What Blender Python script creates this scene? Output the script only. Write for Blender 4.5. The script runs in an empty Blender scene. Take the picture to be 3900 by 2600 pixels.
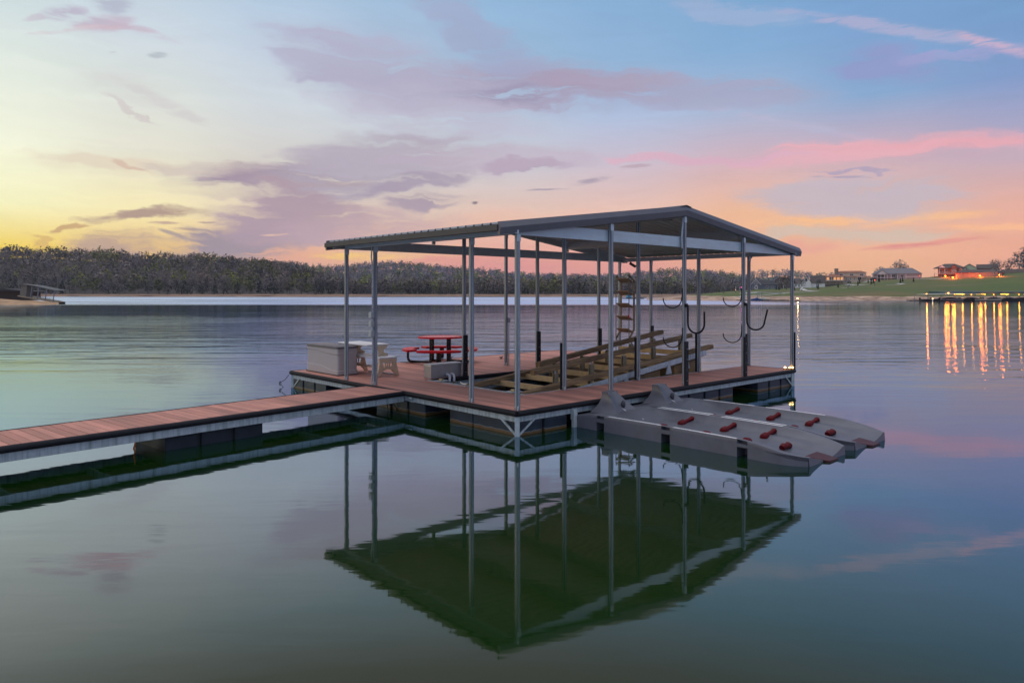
import bpy, math, random
import numpy as np
from mathutils import Vector, Matrix
random.seed(7); rng=np.random.default_rng(11)
C=bpy.context.scene.collection
R=math.radians
# ------------------------------------------------------------------ materials
def srgb(r,g,b):
    f=lambda c:((c/255+.055)/1.055)**2.4 if c>10 else c/255/12.92
    return (f(r),f(g),f(b))
def mat(name,col,rough=.6,metal=0,var=.15,scale=6,bump=0,bscale=40,stretch=(1,1,1),island=0,spec=.5,emit=None,estr=0,coat=0):
    m=bpy.data.materials.new(name); m.use_nodes=True; nt=m.node_tree; N=nt.nodes; L=nt.links
    b=N['Principled BSDF']; b.inputs['Roughness'].default_value=rough; b.inputs['Metallic'].default_value=metal
    b.inputs['Specular IOR Level'].default_value=spec
    b.inputs['Coat Weight'].default_value=coat
    tc=N.new('ShaderNodeTexCoord'); mp=N.new('ShaderNodeMapping'); mp.inputs['Scale'].default_value=stretch
    L.new(tc.outputs['Object'],mp.inputs['Vector'])
    n=N.new('ShaderNodeTexNoise'); n.inputs['Scale'].default_value=scale; n.inputs['Detail'].default_value=5; n.inputs['Roughness'].default_value=.65
    L.new(mp.outputs[0],n.inputs['Vector'])
    mr=N.new('ShaderNodeMapRange'); mr.inputs['From Min'].default_value=.3; mr.inputs['From Max'].default_value=.7
    mr.inputs['To Min'].default_value=1-var; mr.inputs['To Max'].default_value=1+var
    L.new(n.outputs['Fac'],mr.inputs['Value'])
    val=mr.outputs[0]
    if island:
        g=N.new('ShaderNodeNewGeometry'); m2=N.new('ShaderNodeMapRange'); m2.inputs['To Min'].default_value=1-island; m2.inputs['To Max'].default_value=1+island
        L.new(g.outputs['Random Per Island'],m2.inputs['Value']); mu=N.new('ShaderNodeMath'); mu.operation='MULTIPLY'
        L.new(val,mu.inputs[0]); L.new(m2.outputs[0],mu.inputs[1]); val=mu.outputs[0]
    vm=N.new('ShaderNodeVectorMath'); vm.operation='SCALE'; vm.inputs[0].default_value=col[:3]; L.new(val,vm.inputs['Scale'])
    L.new(vm.outputs[0],b.inputs['Base Color'])
    rr=N.new('ShaderNodeMapRange'); rr.inputs['From Min'].default_value=.3; rr.inputs['From Max'].default_value=.7
    rr.inputs['To Min'].default_value=max(.03,rough-.12); rr.inputs['To Max'].default_value=min(1,rough+.12)
    L.new(n.outputs['Fac'],rr.inputs['Value']); L.new(rr.outputs[0],b.inputs['Roughness'])
    if bump:
        n2=N.new('ShaderNodeTexNoise'); n2.inputs['Scale'].default_value=bscale; n2.inputs['Detail'].default_value=4
        L.new(mp.outputs[0],n2.inputs['Vector']); bp=N.new('ShaderNodeBump'); bp.inputs['Strength'].default_value=1; bp.inputs['Distance'].default_value=bump
        L.new(n2.outputs['Fac'],bp.inputs['Height']); L.new(bp.outputs[0],b.inputs['Normal'])
    if emit: b.inputs['Emission Color'].default_value=(*emit,1); b.inputs['Emission Strength'].default_value=estr
    m['v']=1
    return m
def streaky(name,col,dark,rough,metal):
    """galvanised steel with vertical run-down streaks and pale zinc blotches"""
    m=mat(name,col,rough,metal,.18,9,.0006,60); nt=m.node_tree; N=nt.nodes; L=nt.links; b=N['Principled BSDF']
    src=b.inputs['Base Color'].links[0].from_socket
    tc=N.new('ShaderNodeTexCoord'); mp=N.new('ShaderNodeMapping'); mp.inputs['Scale'].default_value=(14,14,.7); L.new(tc.outputs['Object'],mp.inputs['Vector'])
    n=N.new('ShaderNodeTexNoise'); n.inputs['Scale'].default_value=1; n.inputs['Detail'].default_value=6; n.inputs['Roughness'].default_value=.7; L.new(mp.outputs[0],n.inputs['Vector'])
    cr=N.new('ShaderNodeValToRGB'); cr.color_ramp.elements[0].position=.47; cr.color_ramp.elements[1].position=.68; L.new(n.outputs['Fac'],cr.inputs[0])
    mx=N.new('ShaderNodeMix'); mx.data_type='RGBA'; L.new(cr.outputs[0],mx.inputs['Factor']); L.new(src,mx.inputs['A']); mx.inputs['B'].default_value=(*dark,1)
    L.new(mx.outputs['Result'],b.inputs['Base Color']); return m
M={}
M['galv']=streaky('galvanised_steel',(.46,.52,.56),(.30,.35,.37),.45,.12)
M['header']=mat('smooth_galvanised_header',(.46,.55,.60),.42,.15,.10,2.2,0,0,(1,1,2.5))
M['frame']=streaky('weathered_frame_steel',(.44,.50,.51),(.20,.25,.24),.55,.08)
M['post']=mat('post_steel',(.19,.225,.265),.36,.5,.12,5,0,0,(1,1,.3))
M['beam_dark']=mat('shaded_purlin_steel',(.34,.35,.34),.5,.1,.12,6)  # darker copy of the header steel; shade under the roof put into its colour
M['fascia']=mat('charcoal_trim',(.115,.11,.125),.38,.0,.08,3)
M['eave']=mat('weathered_eave_metal',(.075,.070,.062),.6,.0,.25,4,0,0,(1,1,3))
M['roofmetal']=mat('roof_sheet',(.38,.39,.38),.45,.1,.15,2)
M['rubber']=mat('black_rubber',(.014,.014,.018),.7,0,.35,7,.002,30,spec=.22)
M['bumper']=mat('black_bumper_plastic',(.014,.015,.019),.6,0,.25,6,spec=.25)
M['deck']=mat('composite_decking',(.43,.192,.148),.65,0,.26,2.2,.0006,30,(1.5,.3,1),island=.22,spec=.3)
M['deckbox']=mat('taupe_resin',(.40,.37,.36),.5,0,.04,3)
M['lid']=mat('dark_brown_resin',(.10,.085,.095),.45,0,.08,4)
M['beige']=mat('beige_resin',(.60,.47,.31),.5,0,.08,5)
M['beige_top']=mat('pale_resin_top',(.66,.66,.66),.4,0,.05,5)
M['red']=mat('red_coated_steel',(.50,.004,.012),.4,0,.08,9,spec=.2)
M['blackpaint']=mat('gloss_black_paint',(.012,.013,.018),.2,0,.1,9)
M['carpet']=mat('brown_bunk_carpet',(.27,.17,.085),.9,0,.6,3.5,.003,50,(.35,2,2))
M['tan']=mat('tan_fibreglass',(.72,.50,.25),.6,0,.2,4)
M['tank']=mat('tan_tank',(.20,.12,.05),.6,0,.5,2.5)
M['plate']=mat('weathered_bracket_wood',(.30,.25,.17),.7,0,.3,9)
M['pwc']=mat('grey_rotomoulded_plastic',(.105,.108,.132),.42,0,.2,2.5,.0005,40)
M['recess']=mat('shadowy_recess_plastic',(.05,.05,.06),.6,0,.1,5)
M['tread']=mat('tread_strip',(.62,.64,.67),.35,0,.25,30)
M['roller']=mat('dark_red_roller',(.10,.003,.006),.5,0,.2,10,spec=.15)
M['bowred']=mat('maroon_bow_pad',(.05,.008,.014),.6,0,.25,10)
M['pvc']=mat('white_pvc',(.75,.74,.78),.35,0,.06,10)
M['brass']=mat('brass',(.45,.38,.2),.4,.6,.2,10)
M['chrome']=mat('cast_aluminium',(.6,.6,.6),.3,.7,.1,10)
M['bolt']=mat('bolt_head',(.7,.7,.7),.3,.8,.1,10)
M['ladder']=mat('aged_bronze_aluminium',(.25,.18,.12),.5,.1,.3,6)
M['ladder_rail']=mat('ladder_rail_metal',(.17,.15,.13),.35,.5,.2,6)
M['black']=mat('black_plastic',(.015,.015,.017),.5)
M['box']=mat('grey_electrical_box',(.36,.40,.40),.5,.1,.08,10)
M['conduit']=mat('grey_conduit',(.42,.46,.5),.3,.5,.08,10)
M['rope']=mat('dark_rope',(.03,.028,.025),.8)
M['orange']=mat('orange_rope',(.85,.22,.02),.5)
M['white']=mat('white_paint',(.72,.72,.72),.5,0,.06,3)
M['lampwarm']=mat('warm_lamp',(1,.6,.25),.5,emit=(1,.50,.12),estr=14)
# diamond plate
def diamond():
    m=mat('diamond_plate_aluminium',(.42,.42,.42),.38,.6,.08,12); nt=m.node_tree; N=nt.nodes; L=nt.links; b=N['Principled BSDF']
    tc=N.new('ShaderNodeTexCoord'); hs=[]
    for rot,off in ((45,0),(-45,.5)):
        mp=N.new('ShaderNodeMapping'); mp.inputs['Rotation'].default_value=(R(rot),R(rot),R(rot)); mp.inputs['Location'].default_value=(off,off,off); L.new(tc.outputs['Object'],mp.inputs['Vector'])
        v=N.new('ShaderNodeTexVoronoi'); v.inputs['Scale'].default_value=22; v.inputs['Randomness'].default_value=0; L.new(mp.outputs[0],v.inputs['Vector'])
        hs.append(v.outputs['Distance'])
    mn=N.new('ShaderNodeMath'); mn.operation='MINIMUM'; L.new(hs[0],mn.inputs[0]); L.new(hs[1],mn.inputs[1])
    cr=N.new('ShaderNodeMapRange'); cr.inputs['From Min'].default_value=.2; cr.inputs['From Max'].default_value=.4; cr.inputs['To Min'].default_value=1; cr.inputs['To Max'].default_value=0; L.new(mn.outputs[0],cr.inputs['Value'])
    bp=N.new('ShaderNodeBump'); bp.inputs['Distance'].default_value=.002; L.new(cr.outputs[0],bp.inputs['Height']); L.new(bp.outputs[0],b.inputs['Normal']); return m
M['diamond']=diamond()
def floatmat():
    m=mat('dark_float_plastic',(.022,.032,.046),.42,0,.3,4,spec=.35); nt=m.node_tree; N=nt.nodes; L=nt.links; b=N['Principled BSDF']
    src=b.inputs['Base Color'].links[0].from_socket
    g=N.new('ShaderNodeNewGeometry'); s=N.new('ShaderNodeSeparateXYZ'); L.new(g.outputs['Position'],s.inputs[0])
    n=N.new('ShaderNodeTexNoise'); n.inputs['Scale'].default_value=9; n.inputs['Detail'].default_value=5; L.new(g.outputs['Position'],n.inputs['Vector'])
    ad=N.new('ShaderNodeMath'); ad.operation='MULTIPLY_ADD'; L.new(n.outputs['Fac'],ad.inputs[0]); ad.inputs[1].default_value=-.05; L.new(s.outputs['Z'],ad.inputs[2])
    cr=N.new('ShaderNodeValToRGB'); e=cr.color_ramp.elements; e[0].position=.0; e[0].color=(.10,.06,.015,1)
    e[1].position=1; e[1].color=(0,0,0,1)
    mr=N.new('ShaderNodeMapRange'); mr.inputs['From Min'].default_value=-.06; mr.inputs['From Max'].default_value=.045; L.new(ad.outputs[0],mr.inputs['Value']); L.new(mr.outputs[0],cr.inputs[0])
    for p,c in ((.35,(.10,.05,.012)),(.62,(.17,.085,.022)),(.72,(.04,.03,.02)),(.82,(.24,.25,.23)),(.92,(.04,.05,.06))):
        q=e.new(p); q.color=(*c,1)
    mk=N.new('ShaderNodeMapRange'); mk.inputs['From Min'].default_value=.025; mk.inputs['From Max'].default_value=.04; mk.inputs['To Min'].default_value=1; mk.inputs['To Max'].default_value=0; L.new(ad.outputs[0],mk.inputs['Value'])
    mx=N.new('ShaderNodeMix'); mx.data_type='RGBA'; L.new(mk.outputs[0],mx.inputs['Factor']); L.new(src,mx.inputs['A']); L.new(cr.outputs[0],mx.inputs['B']); L.new(mx.outputs['Result'],b.inputs['Base Color'])
    return m
M['float']=floatmat()
M['floatplain']=mat('plain_float_plastic',(.018,.024,.032),.55,0,.3,4,spec=.25)
M['floatdark']=mat('float_groove',(.008,.009,.01),.6)
# ------------------------------------------------------------------ mesh helpers
class MB:
    def __init__(s): s.v=[]; s.f=[]; s.marks=[]
    def slot(s,m): s.marks.append((len(s.f),m)); return s
    def add(s,vs,fs):
        o=len(s.v); s.v+= [tuple(p) for p in vs]; s.f+=[tuple(i+o for i in f) for f in fs]
    def box(s,x0,x1,y0,y1,z0,z1):
        s.add([(x0,y0,z0),(x1,y0,z0),(x1,y1,z0),(x0,y1,z0),(x0,y0,z1),(x1,y0,z1),(x1,y1,z1),(x0,y1,z1)],
              [(0,3,2,1),(4,5,6,7),(0,1,5,4),(1,2,6,5),(2,3,7,6),(3,0,4,7)])
    def bar(s,p,q,w,h,up=(0,0,1)):
        p=Vector(p);q=Vector(q); d=(q-p).normalized(); u=Vector(up)
        sx=d.cross(u); 
        if sx.length<1e-4: sx=d.cross(Vector((1,0,0)))
        sx.normalize(); uz=sx.cross(d).normalized()
        vs=[]
        for c in (p,q):
            for a,b in ((-1,-1),(1,-1),(1,1),(-1,1)): vs.append(c+sx*a*w/2+uz*b*h/2)
        s.add(vs,[(3,2,1,0),(4,5,6,7),(0,1,5,4),(1,2,6,5),(2,3,7,6),(3,0,4,7)])
    def tube(s,pts,r,n=8,cap=True):
        pts=[Vector(p) for p in pts]; rs=r if isinstance(r,(list,tuple)) else [r]*len(pts)
        o=len(s.v); prev=None
        for i,p in enumerate(pts):
            d=(pts[min(i+1,len(pts)-1)]-pts[max(i-1,0)])
            if d.length<1e-9: d=Vector((0,0,1))
            d.normalize()
            if prev is None: a=d.orthogonal().normalized()
            else:
                a=(prev-d*prev.dot(d)); a=a.normalized() if a.length>1e-6 else d.orthogonal().normalized()
            prev=a; b=d.cross(a)
            for k in range(n):
                t=2*math.pi*k/n; s.v.append(tuple(p+(a*math.cos(t)+b*math.sin(t))*rs[i]))
        for i in range(len(pts)-1):
            for k in range(n):
                k2=(k+1)%n; s.f.append((o+i*n+k,o+i*n+k2,o+(i+1)*n+k2,o+(i+1)*n+k))
        if cap: s.f.append(tuple(o+k for k in range(n))[::-1]); s.f.append(tuple(o+(len(pts)-1)*n+k for k in range(n)))
    def prism(s,prof,axis,t0,t1):
        """closed 2-D profile extruded along an axis: 0 -> (u,v)=(y,z), 1 -> (x,z), 2 -> (x,y)"""
        n=len(prof)
        def P(u,v,t): return (t,u,v) if axis==0 else ((u,t,v) if axis==1 else (u,v,t))
        vs=[P(u,v,t0) for u,v in prof]+[P(u,v,t1) for u,v in prof]
        fs=[tuple(range(n)),tuple(range(2*n-1,n-1,-1))]+[(i,i+n,(i+1)%n+n,(i+1)%n) for i in range(n)]
        s.add(vs,fs)
    def lathe(s,prof,cx=0,cy=0,n=16,z0=0):
        o=len(s.v)
        for r,z in prof:
            for k in range(n):
                t=2*math.pi*k/n; s.v.append((cx+r*math.cos(t),cy+r*math.sin(t),z+z0))
        for i in range(len(prof)-1):
            for k in range(n):
                k2=(k+1)%n; s.f.append((o+i*n+k,o+i*n+k2,o+(i+1)*n+k2,o+(i+1)*n+k))
        s.f.append(tuple(o+k for k in range(n))[::-1]); s.f.append(tuple(o+(len(prof)-1)*n+k for k in range(n)))
    def sphere(s,c,r,n=8,sz=1):
        prof=[(max(.001,r*math.sin(math.pi*i/n)),-r*sz*math.cos(math.pi*i/n)) for i in range(n+1)]
        s.lathe(prof,c[0],c[1],n*2,c[2])
    def tri(s,a,b,c): s.add([a,b,c],[(0,1,2)])
    def build(s,name,m,parent=None,bevel=0,smooth=False,seg=2):
        me=bpy.data.meshes.new(name); me.from_pydata(s.v,[],s.f); me.materials.append(m)
        for k,(f0,mm) in enumerate(s.marks):
            me.materials.append(mm)
            f1=s.marks[k+1][0] if k+1<len(s.marks) else len(s.f)
            for i in range(f0,f1): me.polygons[i].material_index=k+1
        me.update()
        import bmesh
        bm=bmesh.new(); bm.from_mesh(me); bmesh.ops.recalc_face_normals(bm,faces=bm.faces); bm.to_mesh(me); bm.free()
        o=bpy.data.objects.new(name,me); C.objects.link(o)
        if parent: o.parent=parent
        if smooth:
            me.polygons.foreach_set('use_smooth',[True]*len(me.polygons))
            try: me.set_sharp_from_angle(angle=R(40))
            except Exception: pass
        if bevel:
            b=o.modifiers.new('bevel','BEVEL'); b.width=bevel; b.segments=seg; b.limit_method='ANGLE'; b.angle_limit=R(40)
        return o
def tag(o,label=None,cat=None,group=None,kind=None):
    if label:o['label']=label
    if cat:o['category']=cat
    if group:o['group']=group
    if kind:o['kind']=kind
    return o
def thing(name,label,cat,loc=(0,0,0),rz=0,group=None):
    o=bpy.data.objects.new(name,None); o.empty_display_size=.3; C.objects.link(o); o.location=loc; o.rotation_euler=(0,0,rz)
    return tag(o,label,cat,group)
def kids(o): return [c for c in bpy.data.objects if c.parent==o]
def dup(root,loc,rz,label,sc=None):
    def cp(o,par):
        c=o.copy(); C.objects.link(c); c.parent=par
        for ch in kids(o): cp(ch,c)
        return c
    r=cp(root,None); r.location=loc; r.rotation_euler=(0,0,rz); r['label']=label
    if sc: r.scale=sc
    return r
# dock frame: local x runs along the finger with the gable (b), local y along the eave side (a)
TH=.8309; CX,CY=.0954,12.5619; RZ=math.pi/2-TH
sT,cT=math.sin(TH),math.cos(TH)
def dk(b,a,z=0): return (CX+b*sT-a*cT, CY+b*cT+a*sT, z)
ZD=.445
B=[0,2.55,5.1,7.65,10.2]; A=[0,1.28,4.70,5.98]
# ================================================================== BOAT DOCK
dock=thing('boat_dock','covered boat dock with reddish deck, steel posts and gabled metal roof','boat dock',dk(0,0,0),RZ)
# decking: boards run along y
d=MB(); W=.14; x=-.06; i=0
while x<10.12:
    x1=min(x+W-.007,10.13)
    segs=[(-.06,8.72)] if x1<1.42 else [(-.06,1.30),(4.70,8.72)]
    for (a0,a1) in segs:
        L=a1-a0
        if L>3.9:
            cut=a0+L*((.38 if i%2 else .62)) if L>5 else None
            if cut: 
                d.box(x,x1,a0,cut-.003,ZD-.03,ZD+random.uniform(-.0008,.0008)); d.box(x,x1,cut+.003,a1,ZD-.03,ZD+random.uniform(-.0008,.0008)); continue
        d.box(x,x1,a0,a1,ZD-.03,ZD+random.uniform(-.0008,.0008))
    x+=W; i+=1
d.build('decking',M['deck'],dock)
# rubber rub rail round the outline and the slip
def rail(m,p,q,r=.05):
    p=Vector(p);q=Vector(q); m.tube([p,q],r,10)
rr=MB(); z=ZD-.045
for p,q in (((-.09,-.09),(-.09,8.76)),((-.09,8.76),(10.15,8.76)),((-.09,-.09),(10.15,-.09)),((10.15,-.09),(10.15,1.3)),((10.15,4.70),(10.15,8.76))):
    rr.tube([(*p,z),(*q,z)],.052,10)
for p,q in (((1.45,4.665),(10.15,4.665)),):
    rr.tube([(*p,z),(*q,z)],.05,10)
rr.build('rub_rail',M['rubber'],dock,smooth=True)
tr=MB()
tr.box(1.42,10.13,1.302,1.318,ZD-.1,ZD+.006); tr.box(1.42,1.436,1.318,4.69,ZD-.1,ZD+.006)
tr.build('slip_edge_trim',M['galv'],dock)
# steel frame
fr=MB(); z0,z1=.245,.375
def chan(p,q):
    fr.bar((*p,(z0+z1)/2),(*q,(z0+z1)/2),.05,z1-z0)
for p,q in (((-.045,-.02),(-.045,8.70)),((-.02,-.045),(10.10,-.045)),((10.10,0),(10.10,1.25)),((10.10,4.75),(10.10,8.7)),((0,8.70),(10.1,8.70)),((1.46,1.27),(10.07,1.27)),((1.46,4.73),(10.07,4.73)),((1.47,1.3),(1.47,4.7))): chan(p,q)
for k in range(1,10): fr.bar((k*1.02,.01,.33),(k*1.02,1.24,.33),.04,.08); fr.bar((k*1.02,4.76,.33),(k*1.02,8.66,.33),.04,.08)
fr.build('frame',M['frame'],dock,bevel=.004,seg=1)
def corner(x,y,sx,sy,both=True):
    m=MB(); m.bar((x,y,-.05),(x,y,z0+.1),.085,.085,(sx,sy,0)); m.build('corner_leg',M['frame'],dock,bevel=.006)
    m=MB(); m.bar((x,y+sy*.04,.02),(x-.012,y+sy*.42,z0+.03),.03,.035); m.build('brace',M['frame'],dock)
    if both: m=MB(); m.bar((x+sx*.04,y,.02),(x+sx*.42,y-.012,z0+.03),.03,.035); m.build('brace',M['frame'],dock)
corner(-.055,-.055,1,1); corner(-.055,8.71,1,-1); corner(10.11,-.055,-1,1); corner(10.11,8.71,-1,-1)
for (x,y) in ((1.36,-.075),(4.35,-.075),(10.08,-.06)):
    m=MB(); m.box(x-.07,x+.07,y-.03,y-.002,.14,.385); m.build('splice_plate',M['frame'],dock)
m=MB(); m.box(-.075,-.055,3.08,3.26,.24,.385); m.tube([(-.085,3.10,.32),(-.085,3.24,.32)],.03,10); m.build('hinge_bracket',M['frame'],dock,bevel=.003,seg=1)
# floats
def floatm(x0,x1,y0,y1):
    m=MB(); alongx=(x1-x0)>(y1-y0); L=(x1-x0) if alongx else (y1-y0); n=max(1,round(L/.62)); s=L/n
    for k in range(n):
        g=.035
        if alongx: m.box(x0+k*s+g,x0+(k+1)*s-g,y0,y1,-.22,.235)
        else: m.box(x0,x1,y0+k*s+g,y0+(k+1)*s-g,-.22,.235)
    o=m.build('float',M['float'],dock,bevel=.02)
    m=MB()
    if alongx: m.box(x0+.05,x1-.05,y0+.05,y1-.05,-.2,.23)
    else: m.box(x0+.05,x1-.05,y0+.05,y1-.05,-.2,.23)
    m.build('float_core',M['floatdark'],o)
floatm(-.06,1.24,-.06,1.2); floatm(-.06,1.2,1.22,1.92); floatm(-.02,1.2,2.72,4.65); floatm(-.06,1.2,6.85,8.72)
floatm(1.9,3.9,.0,1.2); floatm(4.6,7.15,-.03,1.2); floatm(8.25,10.1,-.04,1.2)
floatm(2.2,4.7,4.8,6); floatm(6.8,10.05,4.8,6.0); floatm(2.2,5,7.4,8.7); floatm(7.2,10.05,7.4,8.68)
# posts
ZT=3.556; SL=.131
def ptop(b): return ZT+SL*min(b,10.2-b)
def post(b,a,z1,bump=None,z0=ZD-.02):
    m=MB(); w=.036
    m.box(b-w,b+w,a-w,a+w,z0,z1)
    m.slot(M['galv'])   # light seam flange on the faces towards the water
    m.box(b-.008,b+.008,a-w-.006,a-w-.0005,z0+.03,z1-.02); m.box(b-w-.006,b-w-.0005,a-.008,a+.008,z0+.03,z1-.02)
    m.slot(M['bolt'])
    for zz in (z0+.08,z1-.12):
        m.box(b-.026,b-.012,a-w-.010,a-w-.001,zz,zz+.014); m.box(b-w-.010,b-w-.001,a+.012,a+.026,zz,zz+.014)
    m.slot(M['header'])
    if z0<1: m.box(b-w-.004,b-w-.0,a-w-.03,a-w-.001,z0,z0+.10); m.box(b-w-.012,b+w+.012,a-w-.0045,a-w-.0002,z1-.14,z1-.01)
    o=m.build('post',M['post'],dock,bevel=.004,seg=1)
    if bump:
        s,hh=bump; m=MB()
        if s=='+y': m.box(b-.065,b+.065,a+w+.001,a+w+.036,ZD-.02,ZD+hh); q=[(b,a+w+.038)]
        if s=='-y': m.box(b-.065,b+.065,a-w-.036,a-w-.001,ZD-.02,ZD+hh); q=[(b,a-w-.038)]
        if s=='+x': m.box(b+w+.001,b+w+.036,a-.065,a+.065,ZD-.02,ZD+hh); q=[(b+w+.038,a)]
        m.slot(M['bolt'])
        for k in range(4):
            zz=ZD+.1+k*hh*.24; m.box(q[0][0]-.007,q[0][0]+.007,q[0][1]-.007,q[0][1]+.007,zz,zz+.014)
        m.build('bumper',M['bumper'],o,bevel=.004,seg=1)
    return o
P={}
for bi in range(5):
    b=B[bi]; zt=ptop(b) 
    P[0,bi]=post(b,A[0],zt,{2:('-y',.98),3:('-y',.98),4:('+x',1.0)}.get(bi))
    P[1,bi]=post(b,A[1],zt+(.0 if bi in(0,4) else .12),None if bi==0 else ('+y',1.0 if bi!=4 else .9))
    P[2,bi]=post(b,A[2],zt+(.0 if bi in(0,4) else .12),None if bi==0 else ('-y',1.02))
    if bi in (0,2,4): P[3,bi]=post(b,A[3],zt)
    else: P[3,bi]=post(b,A[3],zt,None,z0=3.78)
# electrical boxes and conduits
o=P[2,0]; m=MB()
for zz,h in ((2.08,.13),(1.88,.13),(1.67,.14)):
    q=MB(); q.box(-.13,-.04,4.70-.04,4.70+.07,zz-h,zz); q.build('electrical_box',M['box'],o,bevel=.008)
m=MB(); m.tube([(-.085,4.72,.42),(-.075,4.715,.62),(-.06,4.715,.7),(-.06,4.715,2.0),(-.06,4.715,3.1),(-.075,4.74,3.3),(-.06,4.74,3.55)],.016,8); m.build('conduit',M['conduit'],o,smooth=True)
q=MB(); q.box(5.14,5.20,5.90,6.0,1.67,1.80); q.build('electrical_box',M['box'],P[3,2],bevel=.006)
q=MB(); q.tube([(5.16,5.93,ZD),(5.16,5.93,1.7)],.015,8); q.build('conduit',M['conduit'],P[3,2],smooth=True)
q=MB(); q.tube([(5.02,.0,3.5),(5.0,.0,3.75),(5.04,.01,3.95),(5.06,.0,4.2)],.022,8); q.build('conduit',M['conduit'],P[0,2],smooth=True)
# roof ------------------------------------------------
roof=bpy.data.objects.new('roof',None); C.objects.link(roof); roof.parent=dock
OB=.45; OA=.05; y0r,y1r=-OA,6.10; XR=5.1
def zr(b): return 3.735+SL*(min(b,10.2-b))       # underside of sheet
def sheet(name,b0,b1):
    m=MB(); vs=[];fs=[]; n=0; y=y0r; prof=[]
    while y<y1r-.001:
        for dy,dz in ((0,0),(.17,0),(.185,.032),(.215,.032),(.23,0)): 
            if y+dy<=y1r: prof.append((y+dy,dz))
        y+=.23
    for (yy,dz) in prof:
        for b in (b0,b1): vs.append((b,yy,zr(b)+.02+dz)) 
    for k in range(len(prof)-1): fs.append((2*k,2*k+1,2*k+3,2*k+2))
    m.add(vs,fs); o=m.build(name,M['roofmetal'],roof)
    s=o.modifiers.new('thick','SOLIDIFY'); s.thickness=.003; return o
sheet('roof_sheet',-OB-.04,XR); sheet('roof_sheet',XR,10.2+OB)
m=MB(); m.prism([(XR-.2,zr(XR)+.035),(XR,zr(XR)+.072),(XR+.2,zr(XR)+.035),(XR+.2,zr(XR)+.03),(XR,zr(XR)+.066),(XR-.2,zr(XR)+.03)],1,y0r-.02,y1r+.02); m.build('ridge_cap',M['fascia'],roof)
# rake fascias: upper lighter bevelled face leaning back, lower face
def rake(name,y,sgn):
    for (b0,b1) in ((-OB-.03,XR),(XR,10.2+OB-.08)):
        m=MB(); vs=[]
        for b in (b0,b1):
            t=zr(b)+.058
            vs+=[(b,y-sgn*.03,t),(b,y+sgn*.025,t-.105),(b,y+sgn*.025,t-.11),(b,y-sgn*.0,t-.225),(b,y-sgn*.05,t-.225),(b,y-sgn*.05,t)]
        n=6; m.add(vs,[(0,1,2,3,4,5),(6,7,8,9,10,11)]+[(i,(i+1)%n,(i+1)%n+n,i+n) for i in range(n)])
        m.build(name,M['fascia'],roof)
rake('rake_fascia',y0r-.02,-1); rake('rake_fascia',y1r,1)
m=MB(); m.box(-OB-.055,-OB-.035,y0r+.02,y1r+.02,3.575,3.676); m.box(-OB-.034,-OB+.03,y0r+.05,y1r,3.575,3.585)
m.build('eave_fascia',M['eave'],roof,bevel=.004,seg=1)
m=MB(); m.box(10.2+OB-.01,10.2+OB+.01,y0r+.02,y1r,3.56,3.68); m.build('eave_fascia',M['eave'],roof)
# rake beams (follow slope) , headers, purlins
def slope(name,y,mt,dz=0,w=.05,h=.172):
    for b0,b1 in ((-.36,XR),(XR,10.2+.36)):
        m=MB(); vs=[]
        for b in (b0,b1):
            z=zr(b)+.002+dz
            vs+=[(b,y-w/2,z-h),(b,y+w/2,z-h),(b,y+w/2,z),(b,y-w/2,z)]
        m.add(vs,[(3,2,1,0),(4,5,6,7),(0,1,5,4),(1,2,6,5),(2,3,7,6),(3,0,4,7)]); m.build(name,mt,roof)
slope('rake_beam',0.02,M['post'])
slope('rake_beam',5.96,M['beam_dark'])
def header(y,mt,z0=3.535,z1=3.765):
    m=MB(); prof=[(-.06,z0),(10.26,z0),(10.26,zr(10.26)-.17),(10.2-1.45,z1),(1.45,z1),(-.06,zr(-.06)-.17)]
    m.prism(prof,1,y-.018,y+.018); m.build('gable_header',mt,roof,bevel=.004,seg=1)
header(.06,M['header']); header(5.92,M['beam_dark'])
for bx in (0.0,10.2):
    m=MB(); s=-1 if bx==0 else 1
    m.box(bx+s*.038,bx+s*.075,-.08,6.06,3.545,3.665); m.box(bx+s*.075,bx+s*.12,-.08,6.06,3.545,3.555)
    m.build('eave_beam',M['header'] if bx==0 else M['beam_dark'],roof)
for bx in (2.55,5.1,7.65):
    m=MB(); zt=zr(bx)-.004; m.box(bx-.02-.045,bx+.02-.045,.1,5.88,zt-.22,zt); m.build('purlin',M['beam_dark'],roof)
m=MB()
m.box(10.26,10.30,1.23,1.33,3.5,3.7)
m.build('hanger_plate',M['beam_dark'],roof)
# ================================================================== WALKWAY
wang=math.atan2(.89,6.98)
ww=thing('walkway','narrow floating walkway with reddish cross boards reaching the dock from the shore side','walkway',dk(-.16,4.045,0),RZ+math.pi+wang)
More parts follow.
